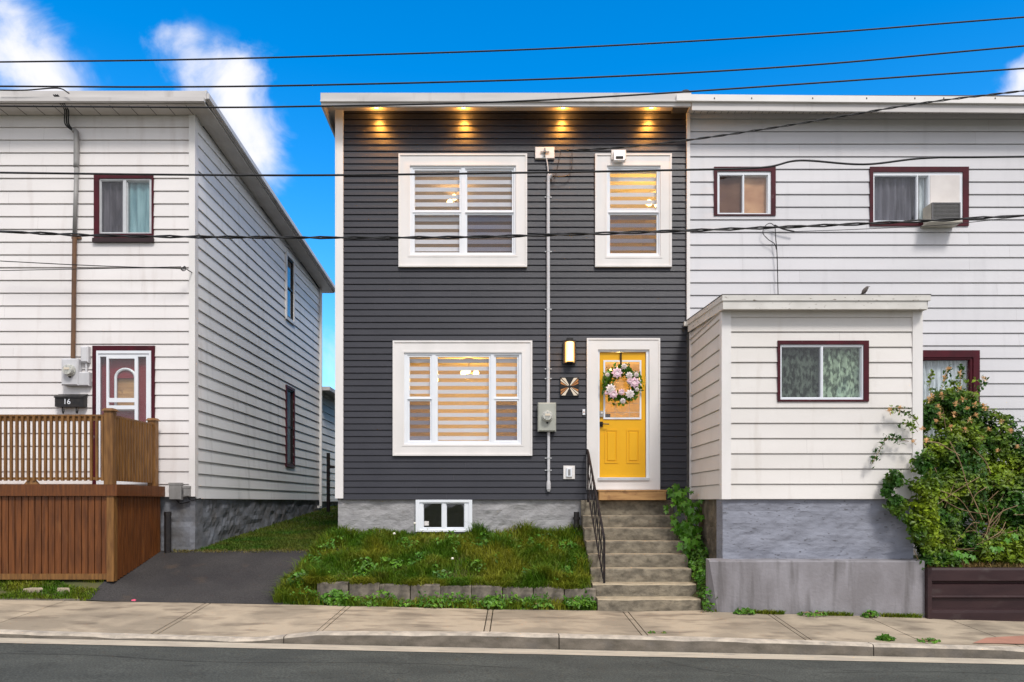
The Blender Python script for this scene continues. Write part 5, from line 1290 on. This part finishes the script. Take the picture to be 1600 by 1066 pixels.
# honeysuckle shrub
bx, by, bz = 6.5, 10.75, R(-.93)
t = thing('flowering_shrub', (bx, by, bz), 'large tangled honeysuckle shrub with peach blossoms right of the porch', 'shrub')
blobs = []   # px, py, Y, r
for (a, b, y_, r) in ((1480,640,11.2,.34),(1445,655,11.0,.22),(1500,615,11.3,.24),(1515,660,11.2,.36),(1550,690,11.1,.40),(1440,720,10.9,.38),(1490,710,10.8,.45),(1585,730,11.0,.42),(1405,765,10.6,.20),(1410,730,10.5,.18),
    (1440,780,10.5,.40),(1500,770,10.5,.42),(1560,780,10.7,.45),(1620,790,10.8,.5),(1420,825,10.3,.22),(1460,830,10.3,.36),(1455,870,10.2,.20),(1520,850,10.5,.34),(1580,850,10.5,.36),(1480,880,10.12,.16),(1640,850,10.5,.5),(1620,720,11.2,.3),(1395,750,9.96,.13),(1400,788,9.96,.13),(1416,800,9.98,.16),(1386,768,9.95,.07),(1680,820,10.8,.5)):
    blobs.append((X(a,y_), y_, Z(b,y_), r))
P = []; N = []
for (cx, cy, cz, r) in blobs:
    for _ in range(int(25000*r*r)+40):
        d = Vector((random.gauss(0,1),random.gauss(0,1),random.gauss(0,1))).normalized()
        q = r*(random.random()**.45)*(1+.45*noise.noise(Vector((cx,cy,cz))*3+d*2.2))
        p = (cx+d.x*q, cy+d.y*q*.8, cz+d.z*q)
        if noise.noise(Vector(p)*3.6) < -.22 and random.random() < .92: continue
        if p[0] < 5.62 and p[1] > YP-.1: p = (p[0], YP-.12-random.random()*.25, p[2])
        if p[1] > 11.85: continue
        # hollow, bare middle of the bush where the twigs show
        if abs(p[0]-X(1550,10.3)) < .34 and abs(p[2]-Z(815,10.3)) < .27 and p[1] < 10.5 and random.random() < .62: continue
        P.append(p); N.append((d.x*.6, d.y*.6-.5, d.z*.5+.6))
mb = MB(); leaves(mb, P, .070, N, .22, .58); mb.build('foliage', M['leafb'], t)
br = MB()
for k in range(12):
    b_ = random.choice(blobs[:16]); e = Vector(b_[:3])+Vector((random.gauss(0,.15),-.15,random.gauss(0,.15)))
    s0 = Vector((bx+random.uniform(-.5,.4), by+random.uniform(-.2,.2), bz-.03)); m1 = s0.lerp(e,.4)+Vector((random.gauss(0,.15),-.2,.15)); br.tube(spline([s0,m1,e]), .011, 5, r1=.003)
br.build('trunk', M['twig'], t)
br = MB()
for k in range(34):
    c = Vector((X(random.uniform(1480,1600),10.25), 10.22+random.uniform(-.05,.4), Z(random.uniform(765,880),10.25)))
    d = Vector((random.gauss(.5,.6),random.gauss(0,.2),random.gauss(.25,.55))).normalized()*random.uniform(.12,.38)
    br.tube(spline([c-d, c+Vector((random.gauss(0,.04),-.03,random.gauss(0,.05))), c+d],4), random.uniform(.0025,.006), 4)
for pts in ([(1484,690),(1500,722),(1512,760),(1525,788),(1535,812)],[(1440,690),(1465,692),(1480,700),(1500,712)],[(1520,700),(1540,722),(1548,740)],[(1590,790),(1565,800),(1545,820)],[(1425,775),(1415,790)]):
    br.tube(spline([(X(a,10.1),10.1,Z(b,10.1)) for a,b in pts]), .006, 5)
br.build('bare_twigs', M['twig'], t)
# long sprays reaching left over the porch wall
for pts in ([(1436,665),(1425,650),(1408,642),(1390,640)],[(1420,690),(1400,686),(1385,686),(1372,708),(1362,725)],[(1455,620),(1452,598),(1456,580)],[(1470,610),(1478,590),(1483,575)],[(1500,600),(1502,580),(1500,572)],[(1520,620),(1535,600),(1540,592)],[(1434,675),(1425,665),(1412,662)],[(1428,860),(1440,885),(1452,900)],[(1590,690),(1604,665)],[(1550,640),(1565,660),(1562,680)]):
    Ys = 9.98 if pts[0][0] < 1450 else 10.9
    S_ = spline([(X(a,Ys),Ys,Z(b,Ys)) for a,b in pts], 8); P = []; spr = MB().tube(S_, .004, 4).build('spray', M['twig'], t)
    for q in S_[4:]:
        for _ in range(3): P.append(tuple(q+Vector((random.gauss(0,.025),random.gauss(0,.02),random.gauss(0,.03)))))
    mb = MB(); leaves(mb, P, .06, None, .2, .5); mb.build('spray_leaves', M['leafb'], spr)
for (a, b) in ((1452,625),(1456,620),(1472,618),(1500,609),(1466,637),(1468,649),(1490,648),(1515,657),(1390,643),(1406,638),(1448,690),(1500,584),(1482,578),(1538,592),(1524,633),(1537,634),(1564,660),(1579,675),(1534,685),(1427,692),(1524,650),(1540,640),(1475,590),(1505,625),(1462,660),(1485,668),(1508,672),(1545,672),(1512,640),(1494,632),(1558,705),(1472,700),(1590,700),(1440,672)):
    y_ = 9.95 if a < 1450 else 10.62
    c = Vector((X(a,y_), y_, Z(b,y_))); mb = MB(); vs = []; fs = []
    for _ in range(22):
        d = Vector((random.gauss(0,1),random.gauss(-.4,.6),random.gauss(.5,.8))).normalized(); l = random.uniform(.028,.062); s_ = d.cross(Vector((0,0,1))).normalized()*.006
        o = len(vs); vs += [c, c+d*l*.6+s_, c+d*l+s_*2, c+d*l-s_*2, c+d*l*.6-s_]; fs.append((o,o+1,o+2,o+3,o+4))
    mb.add(vs, fs).build('blossom', M['blossom'], t)
# broad light leaves at the foot of the shrub
t = thing('broadleaf_weed', (X(1505,10.0), 10.05, R(-.9)), 'pale green broad leaved plant on the planter edge under the honeysuckle', 'plant')
mb = MB()
for _ in range(16):
    a, b = random.choice(((1490,870),(1500,868),(1510,873),(1555,860),(1560,858),(1585,845),(1520,868))); palm(mb, (X(a+random.gauss(0,5),9.96), 9.96+random.uniform(0,.1), Z(b+random.gauss(0,4),9.96)), .075, (random.gauss(0,.3),-.8,.6))
mb.build('foliage', M['leafm'], t); MB().tube([(X(1505,10),10.05,R(-.95)),(X(1505,10),10.0,R(-.78))], .006, 5).build('stem', M['twig'], t)

# ------------------------------------------------------------------ WORLD + SUN + CAMERA
w = bpy.data.worlds.new('World'); S.world = w; w.use_nodes = True; nt = w.node_tree; N = nt.nodes; L = nt.links
bg = N['Background']
SUN_EL, SUN_AZ = math.radians(50), math.radians(158)   # azimuth measured from +Y towards +X
sky = N.new('ShaderNodeTexSky'); sky.sky_type = 'NISHITA'; sky.sun_disc = False; sky.sun_elevation = SUN_EL; sky.sun_rotation = SUN_AZ; sky.ozone_density = 3.0; sky.air_density = 1.0; sky.dust_density = .3
hs = N.new('ShaderNodeHueSaturation'); hs.inputs['Saturation'].default_value = 1.45; hs.inputs['Value'].default_value = 1.95
L.new(sky.outputs[0], hs.inputs['Color'])
tc = N.new('ShaderNodeTexCoord')
def math_(op, a, b=None, cl=False):
    m_ = N.new('ShaderNodeMath'); m_.operation = op; m_.use_clamp = cl
    for i, v in enumerate((a, b)):
        if v is None: continue
        if hasattr(v, 'links'): L.new(v, m_.inputs[i])
        else: m_.inputs[i].default_value = v
    return m_.outputs[0]
n1 = N.new('ShaderNodeTexNoise'); n1.inputs['Scale'].default_value = 11.0; n1.inputs['Detail'].default_value = 10; n1.inputs['Roughness'].default_value = .60; n1.inputs['Distortion'].default_value = .5; L.new(tc.outputs['Generated'], n1.inputs['Vector'])
n2 = N.new('ShaderNodeTexNoise'); n2.inputs['Scale'].default_value = 6.0; n2.inputs['Detail'].default_value = 6; L.new(tc.outputs['Generated'], n2.inputs['Vector'])
wp = N.new('ShaderNodeVectorMath'); wp.operation = 'MULTIPLY_ADD'; L.new(n2.outputs['Color'], wp.inputs[0]); wp.inputs[1].default_value = (.16,.16,.16); 
wq = N.new('ShaderNodeVectorMath'); wq.operation = 'SUBTRACT'; L.new(tc.outputs['Generated'], wq.inputs[0]); wq.inputs[1].default_value = (.08,.08,.08); L.new(wq.outputs[0], wp.inputs[2])
def blob(px_, py_, r, gain):
    d = Vector((px_-800, F, HY-py_)).normalized()
    vm = N.new('ShaderNodeVectorMath'); vm.operation = 'DISTANCE'; L.new(wp.outputs[0], vm.inputs[0]); vm.inputs[1].default_value = d
    mr = N.new('ShaderNodeMapRange'); mr.interpolation_type = 'SMOOTHSTEP'; mr.inputs[1].default_value = 0; mr.inputs[2].default_value = r; mr.inputs[3].default_value = gain; mr.inputs[4].default_value = 0
    L.new(vm.outputs['Value'], mr.inputs[0]); return mr.outputs[0]
tot = None
for b_ in ((0,95,.10,1.0),(80,125,.06,.5),(215,66,.035,.40),(262,72,.035,.36),(260,150,.06,.5),(335,160,.075,.55),(405,175,.07,.62),(445,175,.07,.55),(400,215,.08,.46),(350,290,.06,.30),(512,560,.07,.55),(508,640,.08,.4),(1565,152,.035,.85),(1610,145,.05,.7)):
    v = blob(*b_); tot = v if tot is None else math_('ADD', tot, v)
# unseen white cloud added behind, overhead and to the sides as soft fill light
sep = N.new('ShaderNodeSeparateXYZ'); L.new(tc.outputs['Generated'], sep.inputs[0])
mr = N.new('ShaderNodeMapRange'); mr.interpolation_type = 'SMOOTHSTEP'; mr.inputs[1].default_value = .25; mr.inputs[2].default_value = -.35; mr.inputs[3].default_value = 0; mr.inputs[4].default_value = 1.3; L.new(sep.outputs[1], mr.inputs[0])
def side_(v, a, b, g):
    q = N.new('ShaderNodeMapRange'); q.interpolation_type = 'SMOOTHSTEP'; q.inputs[1].default_value = a; q.inputs[2].default_value = b; q.inputs[3].default_value = 0; q.inputs[4].default_value = g; L.new(v, q.inputs[0]); return q.outputs[0]
tot = math_('ADD', tot, side_(sep.outputs[2], .64, .85, .9))
tot = math_('ADD', tot, side_(sep.outputs[0], .60, .74, 1.1))
tot = math_('ADD', tot, side_(sep.outputs[0], -.64, -.9, .7))
tot = math_('ADD', tot, mr.outputs[0])
v = math_('ADD', tot, math_('MULTIPLY', math_('SUBTRACT', n1.outputs['Fac'], .5), 2.4))
mr2 = N.new('ShaderNodeMapRange'); mr2.interpolation_type = 'SMOOTHSTEP'; mr2.inputs[1].default_value = .12; mr2.inputs[2].default_value = 1.35; L.new(v, mr2.inputs[0])
pos = math_('MULTIPLY', mr2.outputs[0], math_('MINIMUM', math_('MULTIPLY', tot, 4), 1))
mx = N.new('ShaderNodeMix'); mx.data_type = 'RGBA'; L.new(pos, mx.inputs[0]); L.new(hs.outputs[0], mx.inputs[6]); mx.inputs[7].default_value = (7.4,7.4,7.9,1)
L.new(mx.outputs[2], bg.inputs['Color']); bg.inputs['Strength'].default_value = .10
sl = bpy.data.lights.new('sun', 'SUN'); sl.energy = 1.9; sl.angle = math.radians(13); sl.color = (1,.95,.89)
so = bpy.data.objects.new('sun', sl); COL.objects.link(so)
d = Vector((math.sin(SUN_AZ)*math.cos(SUN_EL), math.cos(SUN_AZ)*math.cos(SUN_EL), math.sin(SUN_EL)))
so.rotation_euler = d.to_track_quat('Z', 'Y').to_euler(); so.location = d*30
cam = bpy.data.cameras.new('camera'); co_ = bpy.data.objects.new('camera', cam); COL.objects.link(co_)
co_.location = (0,0,CH); co_.rotation_euler = (math.pi/2,0,0); cam.sensor_width = 36; cam.lens = 36*F/1600; cam.shift_y = (HY-533)/1600; cam.clip_end = 2000; cam.clip_start = .05
S.camera = co_
S.view_settings.view_transform = 'Standard'; S.view_settings.look = 'None'; S.view_settings.exposure = 0.45; S.view_settings.gamma = 1.0
